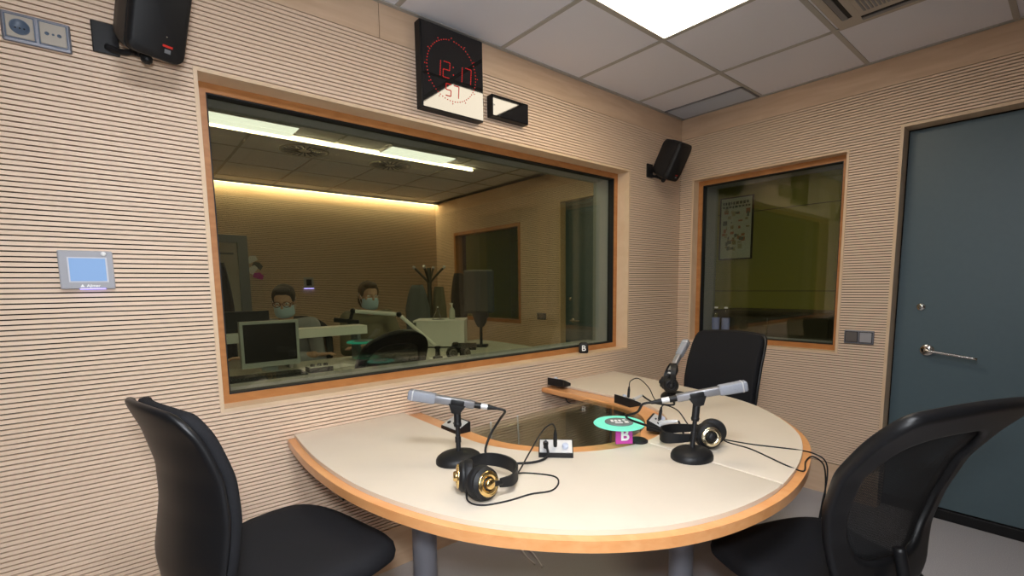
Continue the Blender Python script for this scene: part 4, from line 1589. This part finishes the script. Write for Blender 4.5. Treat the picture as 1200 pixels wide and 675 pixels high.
for y in (1.897, 1.963):
    b = MB()
    b.box((XC - 0.014, y - 0.029, 0.934), (XC - 0.0112, y + 0.029, 0.991), SWD, bev=0.001)
    b.build('rocker', None, t)
# small panel on the far wall
t = thing('thermostat_panel', 'small lit control panel on the far control room wall', 'control panel', (-1.44, YF, 1.37))
b = MB()
b.box((-1.50, YF - 0.02, 1.315), (-1.385, YF, 1.445), PANELGREY, bev=0.003)
b.build('housing', None, t)
b = MB()
b.box((-1.472, YF - 0.022, 1.345), (-1.41, YF - 0.0195, 1.42), SCREENDARK)
b.build('screen', None, t)
b = MB()
b.box((-1.50, YF - 0.02, 1.305), (-1.385, YF - 0.005, 1.3145), LEDPURPLE)
b.build('status_light', None, t)
# notes pinned beside the far door
t = thing('pinned_flags', 'small bunch of pale flags on the far wall beside the grey door', 'flags', (-2.03, YF, 1.56))
for k, (dx, dz, mm, rz) in enumerate(((-0.02, 0.09, WHITE, 0.5), (0.03, 0.02, GREYFAB, -0.5), (-0.02, -0.03, WHITE, 0.9), (0.03, -0.10, MAGENTA, -0.3))):
    b = MB()
    T = basis((1, 0, 0), (0, 0, 1), (-2.03 + dx, YF - 0.006 - 0.004 * k, 1.56 + dz)) @ Matrix.Rotation(rz, 4, 'Z')
    b.prism([(-0.05, -0.03), (0.05, -0.03), (0.055, 0.02), (0.0, 0.045), (-0.05, 0.02)], -0.001, 0.001, mm, T=T)
    b.build('flag', None, t)

# control desk
DZ = 0.80
t = thing('control_desk', 'pale grey control desk behind the big window', 'desk', (-1.9, 1.2, 0))
b = MB()
b.prism([(-3.3, 0.80), (-2.45, 0.80), (-2.35, 0.93), (-1.75, 0.93), (-1.65, 0.62), (-0.78, 0.62), (-0.62, 1.05), (-0.62, 1.75), (-1.9, 1.52), (-3.3, 1.50)], DZ - 0.03, DZ, CONTROL_DESK, bev=0.004)
b.build('desk_top', None, t)
for x0, y0 in ((-3.2, 0.95), (-3.2, 1.4), (-0.8, 0.75), (-0.75, 1.55), (-1.62, 1.2)):
    b = MB()
    b.box((x0 - 0.025, y0 - 0.025, 0.0), (x0 + 0.025, y0 + 0.025, DZ - 0.031), GREYMET, bev=0.003)
    b.build('leg', None, t)
t = thing('desk_riser', 'long white raised shelf on the control desk in front of the man', 'shelf', (-2.25, 1.34, DZ))
b = MB()
b.box((-2.95, 1.28, 0.985), (-1.93, 1.42, 1.045), WHITE, bev=0.003)
b.build('board', None, t)
for x in (-2.9, -2.45, -1.99):
    b = MB()
    b.box((x - 0.012, 1.29, DZ), (x + 0.012, 1.41, 0.985), GREYMET)
    b.build('support', None, t)

# monitor facing the window
t = thing('computer_monitor', 'silver-framed computer monitor with dark screen behind the window', 'monitor', (-2.61, 1.14, DZ))
SILV = plain('monitor_silver', (0.42, 0.45, 0.47), 0.45)
b = MB()
x0, x1, z0, z1 = -2.765, -2.445, 0.850, 1.122
w = 0.016
b.box((x0, 1.10, z0), (x0 + w, 1.145, z1), SILV)
b.box((x1 - w, 1.10, z0), (x1, 1.145, z1), SILV)
b.box((x0 + w, 1.10, z1 - w), (x1 - w, 1.145, z1), SILV)
b.box((x0 + w, 1.10, z0), (x1 - w, 1.145, z0 + 0.030), SILV)
b.box((x0 + 0.01, 1.145, z0 + 0.01), (x1 - 0.01, 1.165, z1 - 0.01), BLACKP, bev=0.004)
b.build('bezel', None, t)
b = MB()
b.box((x0 + w - 0.001, 1.106, z0 + 0.029), (x1 - w + 0.001, 1.112, z1 - w + 0.001), SCREENDARK)
b.build('screen', None, t)
b = MB()
b.box((-2.65, 1.166, DZ + 0.01), (-2.56, 1.19, 0.98), SILV, bev=0.004)
b.lathe([(0, 0.0005), (0.10, 0.0005), (0.10, 0.008), (0.06, 0.014), (0, 0.014)], (-2.605, 1.15, DZ), (0, 0, 1), SILV, 32, (1.1, 0.8))
b.build('stand', None, t)
t = thing('keyboard', 'black keyboard lying in front of the silver-framed monitor', 'keyboard', (-2.66, 0.95, DZ))
T = Matrix.Translation((-2.665, 0.995, DZ + 0.0005)) @ Matrix.Rotation(math.radians(-3), 4, 'Z')
b = MB()
b.box((-0.21, -0.07, 0), (0.21, 0.07, 0.016), BLACKP, T, bev=0.005)
b.build('base', None, t)
b = MB()
for r in range(6):
    for k in range(20):
        if r == 0 and 5 <= k <= 10:
            continue
        b.box((-0.197 + k * 0.0197, -0.062 + r * 0.0207, 0.0165), (-0.197 + k * 0.0197 + 0.0155, -0.062 + r * 0.0207 + 0.0160, 0.023), BLACKR, T)
b.box((-0.098, -0.062, 0.0165), (0.018, -0.046, 0.023), BLACKR, T)
b.build('keys', None, t)
t = thing('computer_monitor', 'black monitor seen from behind, left of the man in glasses', 'monitor', (-2.77, 1.35, 1.045))
b = MB()
b.box((-2.97, 1.34, 1.062), (-2.55, 1.37, 1.175), BLACKP, bev=0.004)
b.build('casing', None, t)
b = MB()
b.box((-2.80, 1.33, 1.0455), (-2.70, 1.38, 1.065), BLACKP, bev=0.002)
b.build('stand', None, t)
t = thing('talkback_box', 'small grey box with black knobs beside the keyboard', 'control box', (-2.37, 1.02, DZ))
b = MB()
b.box((-2.43, 0.97, DZ + 0.0005), (-2.29, 1.07, DZ + 0.03), BLACKP, bev=0.003)
b.box((-2.425, 0.975, DZ + 0.0305), (-2.295, 1.065, DZ + 0.033), SILVER)
b.build('case', None, t)
for x in (-2.40, -2.36, -2.32):
    b = MB()
    b.lathe([(0.013, 0), (0.013, 0.012), (0.009, 0.015), (0, 0.015)], (x, 1.02, DZ + 0.033), (0, 0, 1), BLACKP, 16)
    b.build('knob', None, t)
# paper sheets
for k, (x, y, rz) in enumerate(((-2.22, 1.12, 0.2), (-1.52, 0.92, -0.3))):
    b = MB()
    b.box((-0.10, -0.07, 0.0005), (0.10, 0.07, 0.0025), WHITE, Matrix.Translation((x, y, DZ)) @ Matrix.Rotation(rz, 4, 'Z'))
    prop(b.build('paper_sheet'), ('white paper sheet on the control desk beside the knobbed box', 'white paper sheet on the control desk at the foot of the white microphone arm')[k], 'paper')

# turquoise disc in the control room
t = thing('disc_lamp', 'turquoise disc lamp on the control desk, seen through the window', 'lamp', (-2.03, 1.12, DZ))
DQ = plain('dim_turquoise', (0.05, 0.40, 0.28), 0.4)
b = MB()
b.lathe([(0, 0.0005), (0.036, 0.0005), (0.036, 0.004), (0.030, 0.009), (0, 0.009)], (-2.03, 1.12, DZ), (0, 0, 1), BLACKP, 24)
b.build('foot', None, t)
b = MB()
b.lathe([(0.014, 0.009), (0.085, 0.142)], (-2.03, 1.12, DZ), (0, 0, 1), CLEAR, 24)
b.build('clear_cone', None, t)
b = MB()
b.lathe([(0, 0.142), (0.105, 0.142), (0.108, 0.147), (0.105, 0.152), (0, 0.152)], (-2.03, 1.12, DZ), (0, 0, 1), emit('turquoise_dim', (0.03, 0.32, 0.22), 0.5), 40)
d_ = b.build('disc', None, t)
b = MB()
b.lathe([(0, 0.1522), (0.062, 0.1522), (0.062, 0.156), (0, 0.156)], (-2.03, 1.12, DZ), (0, 0, 1), CAP, 32)
b.build('cap', None, d_)

# microphone boom arm
t = thing('microphone_boom', 'white jointed microphone arm with black microphone on the control desk', 'microphone arm', (-1.575, 0.90, DZ))
p0, p1, p2 = V((-1.585, 0.90, 0.885)), V((-1.79, 1.06, 1.122)), V((-2.035, 1.265, 1.150))
b = MB()
b.lathe([(0, 0.0005), (0.035, 0.0005), (0.035, 0.02), (0.018, 0.03), (0.016, 0.075), (0.022, 0.08), (0.022, 0.095), (0, 0.095)], (-1.585, 0.90, DZ), (0, 0, 1), BLACKP, 20)
b.build('base', None, t, smooth=35)
for q0, q1 in ((p0, p1), (p1, p2)):
    d = (q1 - q0).normalized()
    b = MB()
    b.cone(q0 + d * 0.02, q1 - d * 0.02, 0.0135, None, WHITE, 16)
    b.build('arm_tube', None, t, smooth=35)
for q in (p1, p2):
    b = MB()
    b.ball(q, 0.019, BLACKP, 2)
    b.build('joint', None, t, smooth=60)
b = MB()
b.cone(p2, p2 + V((-0.015, 0.01, -0.055)), 0.012, None, BLACKP, 14)
b.ball(p2 + V((-0.02, 0.012, -0.07)), (0.026, 0.02, 0.022), BLACKP, 2)
b.build('shock_mount', None, t, smooth=50)
b = MB()
c0 = p2 + V((-0.02, 0.012, -0.07))
b.cone(c0 + V((0.05, -0.04, -0.006)), c0 + V((-0.09, 0.05, 0.012)), 0.014, 0.016, BLACKP, 18)
b.build('microphone', None, t, smooth=35)
headphones('dark headphones lying at the foot of the white microphone arm', [((-1.50, 0.84, DZ + 0.042), (-0.3, -0.95, 0.1), 0.042), ((-1.42, 0.79, DZ + 0.042), (0.1, -0.98, 0.1), 0.042)],
           [(-1.50, 0.88, DZ + 0.045), (-1.47, 0.95, DZ + 0.045), (-1.42, 0.96, DZ + 0.045), (-1.39, 0.90, DZ + 0.045), (-1.40, 0.83, DZ + 0.045)], gold=SWD, base=(-1.45, 0.85, DZ), grp=None)

# white cabinet on the desk, bottles on it
t = thing('white_cabinet', 'white box cabinet standing at the right end of the control desk', 'cabinet', (-1.19, 1.5, DZ))
T = Matrix.Translation((-1.205, 1.47, DZ)) @ Matrix.Rotation(math.radians(-39), 4, 'Z')
b = MB()
b.box((-0.20, -0.05, 0.012), (0.20, 0.24, 0.215), WHITE, T, bev=0.003)
b.build('body', None, t)
b = MB()
b.box((-0.225, -0.06, 0.2155), (0.205, 0.25, 0.232), WHITE, T, bev=0.003)
b.build('top_board', None, t)
b = MB()
b.box((-0.19, -0.04, 0.0005), (0.19, 0.23, 0.0118), BLACKP, T)
b.build('plinth', None, t)
q = T @ V((0.09, 0.05, 0.2325))
t = thing('pump_bottle', 'clear pump bottle of hand gel on the white cabinet', 'bottle', q)
b = MB()
b.lathe([(0, 0), (0.024, 0), (0.025, 0.006), (0.025, 0.075), (0.018, 0.09), (0.010, 0.098), (0.010, 0.104), (0, 0.104)], q, (0, 0, 1), plain('gel_clear', (0.55, 0.57, 0.53), 0.2), 20)
b.build('bottle_body', None, t, smooth=35)
b = MB()
b.cone(q + V((0, 0, 0.104)), q + V((0, 0, 0.13)), 0.006, None, WHITE, 12)
b.box((-0.022, -0.005, 0.128), (0.008, 0.005, 0.138), WHITE, Matrix.Translation(q))
b.build('pump', None, t)
q = T @ V((-0.03, 0.05, 0.2325))
t = thing('wire_stand', 'small triangular wire stand on the white cabinet', 'stand', q)
b = MB()
ap = q + V((0, 0, 0.105))
for k in range(3):
    a = 2 * PI * k / 3 + 0.4
    b.cone(q + V((0.045 * math.cos(a), 0.045 * math.sin(a), 0.004)), ap, 0.003, 0.003, STEEL, 8)
b.ball(ap, 0.008, WHITE, 2)
b.build('legs', None, t)
b = MB()
b.lathe([(0, 0), (0.055, 0), (0.055, 0.003), (0, 0.003)], q, (0, 0, 1), GREYMET, 24)
b.build('plate', None, t)
t = thing('desk_phone', 'low black box on the desk in front of the white cabinet', 'phone', (-1.13, 1.22, DZ))
b = MB()
T2 = Matrix.Translation((-1.14, 1.23, DZ)) @ Matrix.Rotation(math.radians(-38), 4, 'Z')
b.loft([[T2 @ V((x, y, z)) for y, z in ((-0.06, 0.0005), (0.06, 0.0005), (0.06, 0.045), (-0.06, 0.02))] for x in (-0.10, 0.10)], BLACKP, smooth=False)
b.build('case', None, t)
b = MB()
b.box((-0.09, -0.02, 0.03), (-0.05, 0.05, 0.055), BLACKR, T2, bev=0.004)
b.build('handset', None, t)

# dark upright panel on a pole stand
t = thing('upright_display', 'dark grey upright panel on a pole stand at the desk end', 'display', (-0.93, 1.22, DZ))
T3 = Matrix.Translation((-0.95, 1.25, DZ)) @ Matrix.Rotation(math.radians(-45), 4, 'Z')
b = MB()
b.box((-0.055, -0.04, 0.0005), (0.055, 0.04, 0.022), BLACKP, T3, bev=0.004)
b.build('foot', None, t)
b = MB()
b.cone(T3 @ V((0, 0, 0.02)), T3 @ V((0, 0, 0.19)), 0.012, None, BLACKP, 14)
b.build('pole', None, t)
b = MB()
b.loft([[T3 @ V((sx * w_, sy * 0.03, z)) for sx, sy in ((-1, -1), (1, -1), (1, 1), (-1, 1))] for w_, z in ((0.022, 0.17), (0.040, 0.20), (0.065, 0.27), (0.065, 0.30))], BLACKP, smooth=False)
b.build('neck', None, t)
b = MB()
b.box((-0.135, -0.035, 0.285), (0.115, 0.035, 0.645), plain('display_back', (0.045, 0.043, 0.042), 0.6), T3, bev=0.02, seg=3)
b.build('panel', None, t)

# coat rack with clothes
rx, ry = -0.84, 2.27
t = thing('coat_rack', 'dark wooden coat stand in the control room corner', 'coat rack', (rx, ry, 0))
b = MB()
b.cone((rx, ry, 0.30), (rx, ry, 1.50), 0.028, 0.022, CORRIDOR_DARK, 16)
b.build('pole', None, t, smooth=35)
for k in range(4):
    a = PI / 2 * k + 0.75
    d = V((math.cos(a), math.sin(a), 0))
    b = MB()
    b.tube([V((rx, ry, 1.36)) + d * 0.015, V((rx, ry, 1.42)) + d * 0.07, V((rx, ry, 1.50)) + d * 0.15], 0.011, CORRIDOR_DARK, 10, 4)
    b.ball(V((rx, ry, 1.505)) + d * 0.155, 0.018, SILVER, 2)
    b.build('hook', None, t)
    b = MB()
    b.tube([V((rx, ry, 0.34)), V((rx, ry, 0.22)) + d * 0.12, V((rx, ry, 0.02)) + d * 0.24], 0.014, CORRIDOR_DARK, 10, 4)
    b.build('foot', None, t)


def garment(label, x, y, ztop, zbot, w0, w1, dep, mat):
    m = MB()
    rings = []
    n = 26
    for j in range(12):
        f = j / 11
        z = ztop + (zbot - ztop) * f
        w = w0 + (w1 - w0) * min(1, f * 2.2) ** 0.7
        rings.append([V((x + (w * math.cos(2 * PI * k / n)) * (1 + 0.06 * math.sin(5 * 2 * PI * k / n + 3 * f)) * 0.77 , y + dep * math.sin(2 * PI * k / n) * (1 + 0.15 * math.sin(7 * 2 * PI * k / n)) - 0.64 * w * math.cos(2 * PI * k / n) * 0.9, z)) for k in range(n)])
    m.loft(rings, mat)
    return prop(m.build('hanging_jacket'), label, 'jacket', 'jackets on the coat stand')


garment('grey jacket hanging on the left of the coat stand', rx - 0.10, ry + 0.07, 1.33, 0.80, 0.05, 0.13, 0.05, GREYFAB)
garment('khaki garment hanging on the right of the coat stand', rx + 0.08, ry - 0.05, 1.31, 0.85, 0.04, 0.07, 0.04, KHAKI)
garment('black jacket hanging on the wall beside the control room side window', 0.325, 3.50, 1.49, 0.75, 0.05, 0.11, 0.045, DARKFAB)
# dark coat on the far door
t = garment('dark coat hanging on the grey framed door at the far wall', -2.40, 4.06, 1.60, 0.55, 0.06, 0.13, 0.05, DARKFAB)
t['group'] = 'coats on the far wall'

# ------------------------------------------------------------------ people in the control room


def remesh(o, voxel, it=6, fac=0.5):
    md = o.modifiers.new('remesh', 'REMESH')
    md.mode = 'VOXEL'
    md.voxel_size = voxel
    md.use_smooth_shade = True
    md = o.modifiers.new('smooth', 'SMOOTH')
    md.iterations = it
    md.factor = fac


def limb(mb, pts):
    """tapering chain: [(point, radius), ...]"""
    for (p, r), (q, s_) in zip(pts, pts[1:]):
        mb.cone(p, q, r, s_, None, 18)
    for p, r in pts:
        mb.ball(p, r, None, 2)


def person(label, head, face, hips, desk_hands, cloth, cloth_name, hair_mat, glasses_on, long_hair=False):
    """seated figure; head: head centre; face: direction looked at"""
    Hc = V(head)
    f = V(face).normalized()
    r = f.cross(V((0, 0, 1))).normalized()
    u = r.cross(f)
    HM = Matrix((r, f, u)).transposed().to_4x4()
    HM.translation = Hc
    hips = V(hips)
    t = thing('person', label, 'person', (hips.x, hips.y, 0))
    bf = V((f.x, f.y, 0)).normalized()
    br = bf.cross(V((0, 0, 1))).normalized()
    neck0 = Hc + V((0, 0, -0.13)) - bf * 0.025
    chest = V((hips.x, hips.y, neck0.z - 0.22)) * 0.35 + (neck0 - V((0, 0, 0.22))) * 0.65
    sh = [neck0 + br * (0.172 * s_) + V((0, 0, -0.050)) - bf * 0.01 for s_ in (-1, 1)]
    el = [sh[k] + br * (0.06 * (-1, 1)[k]) + bf * 0.10 + V((0, 0, -0.25)) for k in (0, 1)]
    wr = [V(desk_hands[k]) for k in (0, 1)]
    m = MB()
    # head: skull, face, jaw, nose, ears
    m.ball((0, -0.010, 0.028), (0.070, 0.088, 0.078), None, 3, HM)
    m.ball((0, 0.025, -0.030), (0.056, 0.060, 0.072), None, 3, HM)
    m.ball((0, 0.048, -0.085), (0.030, 0.030, 0.022), None, 3, HM)
    m.ball((0, 0.070, 0.022), (0.046, 0.014, 0.012), None, 2, HM)
    m.ball((0, 0.090, -0.022), (0.012, 0.017, 0.014), None, 2, HM)
    m.ball((0, 0.083, 0.000), (0.009, 0.012, 0.026), None, 2, HM)
    m.ball((0, 0.078, -0.056), (0.022, 0.012, 0.007), None, 2, HM)
    m.ball((0, 0.076, -0.068), (0.018, 0.011, 0.007), None, 2, HM)
    for s_ in (-1, 1):
        m.ball((0.070 * s_, -0.012, -0.005), (0.012, 0.020, 0.031), None, 2, HM)
        m.ball((0.040 * s_, 0.058, -0.020), (0.018, 0.018, 0.018), None, 2, HM)
    limb(m, [(HM @ V((0, -0.018, -0.05)), 0.052), (neck0, 0.050), (neck0 + V((0, 0, -0.06)) - bf * 0.01, 0.062)])
    # torso
    limb(m, [(chest + V((0, 0, 0.10)), 0.10), (chest, 0.115), (hips + V((0, 0, 0.18)), 0.108), (hips, 0.118)])
    for k in (0, 1):
        limb(m, [(neck0 + V((0, 0, -0.08)), 0.06), (sh[k], 0.050)])
        limb(m, [(chest + br * 0.06 * (-1, 1)[k], 0.095), (hips + br * 0.06 * (-1, 1)[k], 0.105)])
        limb(m, [(sh[k], 0.050), (el[k], 0.036), (wr[k], 0.025)])
        # thigh, calf, foot
        hp = hips + br * 0.09 * (-1, 1)[k]
        kn = hp + bf * 0.38 + V((0, 0, 0.02))
        an = V((kn.x, kn.y, 0.09)) - bf * 0.02
        limb(m, [(hp, 0.085), (kn, 0.055), (kn + V((0, 0, -0.12)), 0.056), (an, 0.034)])
        limb(m, [(an + V((0, 0, -0.035)), 0.036), (an + bf * 0.14 + V((0, 0, -0.055)), 0.028)])
        # hand: palm, four fingers, thumb
        fd = (wr[k] - el[k])
        fd.z = 0
        fd.normalize()
        sd = fd.cross(V((0, 0, 1))).normalized()
        pm = wr[k] + fd * 0.05
        m.ball((0, 0, 0), (0.040, 0.036, 0.015), None, 2, Matrix.Translation(pm) @ Matrix((fd, sd, V((0, 0, 1)))).transposed().to_4x4())
        for q, ln in enumerate((0.056, 0.066, 0.062, 0.048)):
            b0 = pm + fd * 0.030 + sd * (-0.027 + 0.018 * q)
            b1 = b0 + fd * ln * 0.55 + V((0, 0, 0.006))
            limb(m, [(b0, 0.0085), (b1, 0.008), (b1 + fd * ln * 0.45 + V((0, 0, -0.012)), 0.0068)])
        ts = (-1, 1)[k] * -1
        b0 = pm + sd * 0.028 * ts - fd * 0.01
        limb(m, [(b0, 0.010), (b0 + fd * 0.028 + sd * 0.02 * ts, 0.009), (b0 + fd * 0.055 + sd * 0.026 * ts, 0.008)])
    body = m.build('body', SKIN, t)
    remesh(body, 0.0055, 5, 0.5)
    # top
    m = MB()
    limb(m, [(neck0 + V((0, 0, -0.075)) - bf * 0.01, 0.072), (chest + V((0, 0, 0.10)), 0.115), (chest, 0.130), (hips + V((0, 0, 0.18)), 0.124), (hips + V((0, 0, 0.02)), 0.132)])
    for k in (0, 1):
        limb(m, [(neck0 + V((0, 0, -0.075)), 0.066), (sh[k], 0.062)])
        limb(m, [(chest + br * 0.065 * (-1, 1)[k], 0.106), (hips + br * 0.065 * (-1, 1)[k], 0.114)])
        limb(m, [(sh[k], 0.062), (el[k], 0.047), (el[k] * 0.15 + wr[k] * 0.85, 0.034)])
    o = m.build(cloth_name, cloth, t)
    remesh(o, 0.009, 8, 0.5)
    # trousers
    m = MB()
    for k in (0, 1):
        hp = hips + br * 0.09 * (-1, 1)[k]
        kn = hp + bf * 0.38 + V((0, 0, 0.02))
        an = V((kn.x, kn.y, 0.10)) - bf * 0.02
        limb(m, [(hips, 0.126), (hp, 0.096), (kn, 0.066), (kn + V((0, 0, -0.12)), 0.064), (an, 0.050)])
    o = m.build('trousers', DARKFAB, t)
    remesh(o, 0.012, 6, 0.5)
    # shoes
    for k in (0, 1):
        kn = hips + br * 0.09 * (-1, 1)[k] + bf * 0.38
        an = V((kn.x, kn.y, 0.09)) - bf * 0.02
        m = MB()
        limb(m, [(an + V((0, 0, -0.044)), 0.042), (an + bf * 0.15 + V((0, 0, -0.052)), 0.034)])
        m.build('shoe', BLACKR, t)
    # hair
    m = MB()
    m.ball((0, -0.022, 0.043), (0.078, 0.090, 0.078), None, 3, HM)
    m.ball((0, 0.030, 0.088), (0.056, 0.050, 0.028), None, 3, HM)
    m.ball((0, -0.055, -0.005), (0.070, 0.050, 0.060), None, 3, HM)
    for s_ in (-1, 1):
        m.ball((0.062 * s_, 0.004, 0.035), (0.016, 0.034, 0.045), None, 2, HM)
    if long_hair:
        m.ball((0, -0.070, -0.04), (0.066, 0.045, 0.08), None, 3, HM)
    o = m.build('hair', hair_mat, t)
    remesh(o, 0.005, 3, 0.4)
    # eyes
    for s_ in (-1, 1):
        m = MB()
        m.ball((0.031 * s_, 0.0705, 0.004), (0.012, 0.009, 0.008), LETTER, 2, HM)
        m.ball((0.031 * s_, 0.078, 0.004), (0.0052, 0.0035, 0.0052), BLACKG, 2, HM)
        m.build('eye', None, t)
    # mask
    m = MB()
    NU, NV = 14, 8
    pts = {}
    for i in range(NU + 1):
        for j in range(NV + 1):
            a = math.radians(-74 + 148 * i / NU)
            v = j / NV
            zz = -0.108 + 0.100 * v
            bul = 0.105 - 0.020 * (2 * v - 1) ** 2 - 0.012 * (1 - v)
            side_in = 1 - 0.20 * (abs(2 * i / NU - 1) ** 3)
            z2 = -0.058 + (zz + 0.058) * (1 - 0.35 * abs(2 * i / NU - 1) ** 2)
            pts[i, j] = m.bm.verts.new(HM @ V((0.072 * math.sin(a), bul * math.cos(a) * side_in + 0.004, z2)))
    for i in range(NU):
        for j in range(NV):
            m.bm.faces.new((pts[i, j], pts[i + 1, j], pts[i + 1, j + 1], pts[i, j + 1]))
    o = m.build('face_mask', MASK, t, label='pale blue surgical face mask')
    for q in o.data.polygons:
        q.use_smooth = True
    md = o.modifiers.new('solidify', 'SOLIDIFY')
    md.thickness = 0.003
    m = MB()
    for s_ in (-1, 1):
        m.tube([HM @ V((0.069 * s_, 0.03, -0.03)), HM @ V((0.076 * s_, -0.01, 0.015)), HM @ V((0.077 * s_, -0.03, 0.0)), HM @ V((0.069 * s_, 0.025, -0.085))], 0.0014, WHITE, 6, 5)
    m.build('ear_loop', None, o)
    if glasses_on:
        m = MB()
        for s_ in (-1, 1):
            ring = [HM @ V((0.033 * s_ + 0.025 * math.cos(a), 0.094 - 0.006 * abs(math.cos(a)), 0.003 + 0.020 * math.sin(a))) for a in [2 * PI * k / 16 for k in range(16)]]
            m.tube(ring, 0.0026, SPEC, 6, 2, closed=True)
            m.tube([HM @ V((0.058 * s_, 0.088, 0.010)), HM @ V((0.074 * s_, 0.04, 0.010)), HM @ V((0.078 * s_, -0.02, 0.004))], 0.0026, SPEC, 6, 4)
        m.tube([HM @ V((-0.009, 0.095, 0.008)), HM @ V((0, 0.097, 0.011)), HM @ V((0.009, 0.095, 0.008))], 0.0024, SPEC, 6, 3)
        m.build('glasses', None, t, label='brown-rimmed glasses')
    return t


person('seated man in glasses, blue mask and grey jumper looking down at a screen', (-2.355, 1.74, 1.222), (-0.42, -0.88, -0.30), (-2.28, 1.93, 0.63), [(-2.62, 1.60, 0.85), (-2.22, 1.55, 0.835)][::1], plain('grey_jumper', (0.30, 0.30, 0.33), 0.9, noise=0.15, nscale=200, bump=0.2), 'jumper', HAIR, True)
person('second seated person in mask and khaki top, behind the white microphone arm', (-1.685, 1.80, 1.245), (-0.02, -0.98, -0.10), (-1.63, 1.98, 0.63), [(-1.82, 1.66, 0.84), (-1.50, 1.70, 0.84)], KHAKI, 'top', HAIR_BROWN, False, True)

# ------------------------------------------------------------------ room beyond the small window
b = MB()
b.box((2.0, -2.0, 0), (2.1, 4.5, 1.215), YELLOWGREEN)
b.box((2.0, -2.0, 1.222), (2.1, 4.5, 2.06), YELLOWGREEN)
b.box((2.0, -2.0, 2.067), (2.1, 4.5, H + 0.1), YELLOWGREEN)
b.box((2.005, -2.0, 0), (2.1, 4.5, H), CORRIDOR_DARK)
structure(b.build('wall_corridor'))
b = MB()
b.box((0.31, -2.1, 0), (2.1, -2.0, H), YELLOWGREEN)
structure(b.build('wall_corridor_end'))
b = MB()
b.box((0.29, -2.0, H), (2.1, 4.5, H + 0.1), OFFWHITE)
structure(b.build('ceiling_corridor'))
b = MB()
b.box((0.62, 4.4, 0), (2.1, 4.5, H), YELLOWGREEN)
structure(b.build('wall_corridor_far'))
CORR_FILL_E = emit('corridor_fill_light', (1.0, 0.95, 0.80), 9.0)  # for two lamps added out of view to brighten the corridor
for cy_, lb in ((-0.25, 'added unseen fill light in the corridor above the dark cupboard'), (3.1, 'added unseen fill light in the corridor behind the control room')):
    t = thing('ceiling_light', lb, 'ceiling light', (1.1, cy_, H))
    b = MB()
    b.box((0.95, cy_ - 0.15, H - 0.03), (1.25, cy_ + 0.15, H - 0.0005), WHITE, bev=0.004)
    b.build('housing', None, t)
    b = MB()
    b.box((0.97, cy_ - 0.13, H - 0.034), (1.23, cy_ + 0.13, H - 0.0302), CORR_FILL_E)
    b.build('diffuser', None, t)
t = thing('low_cupboard', 'dark low cupboard along the yellow-green wall beyond the small window', 'cupboard', (1.75, -0.2, 0))
b = MB()
b.box((1.52, -1.6, 0.0), (1.995, 0.45, 1.0), CORRIDOR_DARK)
b.build('body', None, t)
b = MB()
b.box((1.49, -1.62, 1.0005), (1.997, 0.47, 1.035), CORRIDOR_DARK, bev=0.004)
b.build('worktop', None, t)
for k in range(4):
    b = MB()
    b.box((1.505, -1.58 + 0.51 * k, 0.06), (1.5195, -1.09 + 0.51 * k, 0.97), CORRIDOR_DARK, bev=0.003)
    b.build('door', None, t)
t = thing('framed_poster', 'framed pale poster with dark heading on the yellow-green wall', 'poster', (2.0, 0.50, 1.9))
y0, y1, z0, z1 = 0.33, 0.69, 1.565, 2.24
b = MB()
for a0, a1, c0_, c1_ in ((y0, y0 + 0.012, z0, z1), (y1 - 0.012, y1, z0, z1), (y0, y1, z0, z0 + 0.012), (y0, y1, z1 - 0.012, z1)):
    b.box((1.975, a0, c0_), (1.999, a1, c1_), BLACKP)
b.build('frame', None, t)
b = MB()
b.box((1.984, y0 + 0.012, z0 + 0.012), (1.998, y1 - 0.012, z1 - 0.012), PAPER)
pp = b.build('print', None, t)
b = MB()
POSTC = [plain('poster_ink_%d' % k, c, 0.6) for k, c in enumerate(((0.05, 0.09, 0.07), (0.30, 0.26, 0.12), (0.42, 0.16, 0.08), (0.12, 0.16, 0.14), (0.40, 0.40, 0.25)))]
rnd = random.Random(3)
for r_, zz, hh in ((0, 2.175, 0.030), (1, 2.135, 0.022)):
    yy = y1 - 0.03
    while yy > y0 + 0.05:
        w_ = rnd.uniform(0.012, 0.032)
        b.box((1.9825, yy - w_, zz - hh / 2 + rnd.uniform(-0.004, 0.004)), (1.9845, yy, zz + hh / 2), POSTC[0])
        yy -= w_ + 0.010
b.build('heading', None, pp)
b = MB()
for k in range(46):
    yy = rnd.uniform(y0 + 0.03, y1 - 0.055)
    zz = 1.66 + 0.42 * rnd.random() ** 1.1
    w_, hh = rnd.uniform(0.012, 0.05), rnd.uniform(0.02, 0.075)
    b.box((1.9828 + 0.00002 * k, yy, zz), (1.9845, min(yy + w_, y1 - 0.02), zz + hh * 0.7), POSTC[1 + k % 4])
b.build('picture', None, pp)
for k, (yy, lb) in enumerate(((-0.185, 'small blue-labelled plastic bottle on the inner sill, nearer the corner'), (-0.262, 'small blue-labelled plastic bottle on the inner sill, farther from the corner'))):
    q = V((0.235, yy, VB + 0.0451))
    t = thing('water_bottle', lb, 'bottle', q, 0, 'bottles on the small window sill')
    b = MB()
    b.lathe([(0, 0), (0.026, 0), (0.028, 0.006), (0.028, 0.15), (0.022, 0.172), (0.011, 0.19), (0.011, 0.196), (0, 0.196)], q, (0, 0, 1), CLEAR, 20)
    b.build('bottle_body', None, t)
    b = MB()
    b.lathe([(0.0285, 0.035), (0.0285, 0.125)], q, (0, 0, 1), LABELBLUE, 20)
    b.build('wrapper', None, t)
    b = MB()
    b.lathe([(0, 0.1965), (0.013, 0.1965), (0.013, 0.208), (0, 0.208)], q, (0, 0, 1), WHITE, 16)
    b.build('cap', None, t)
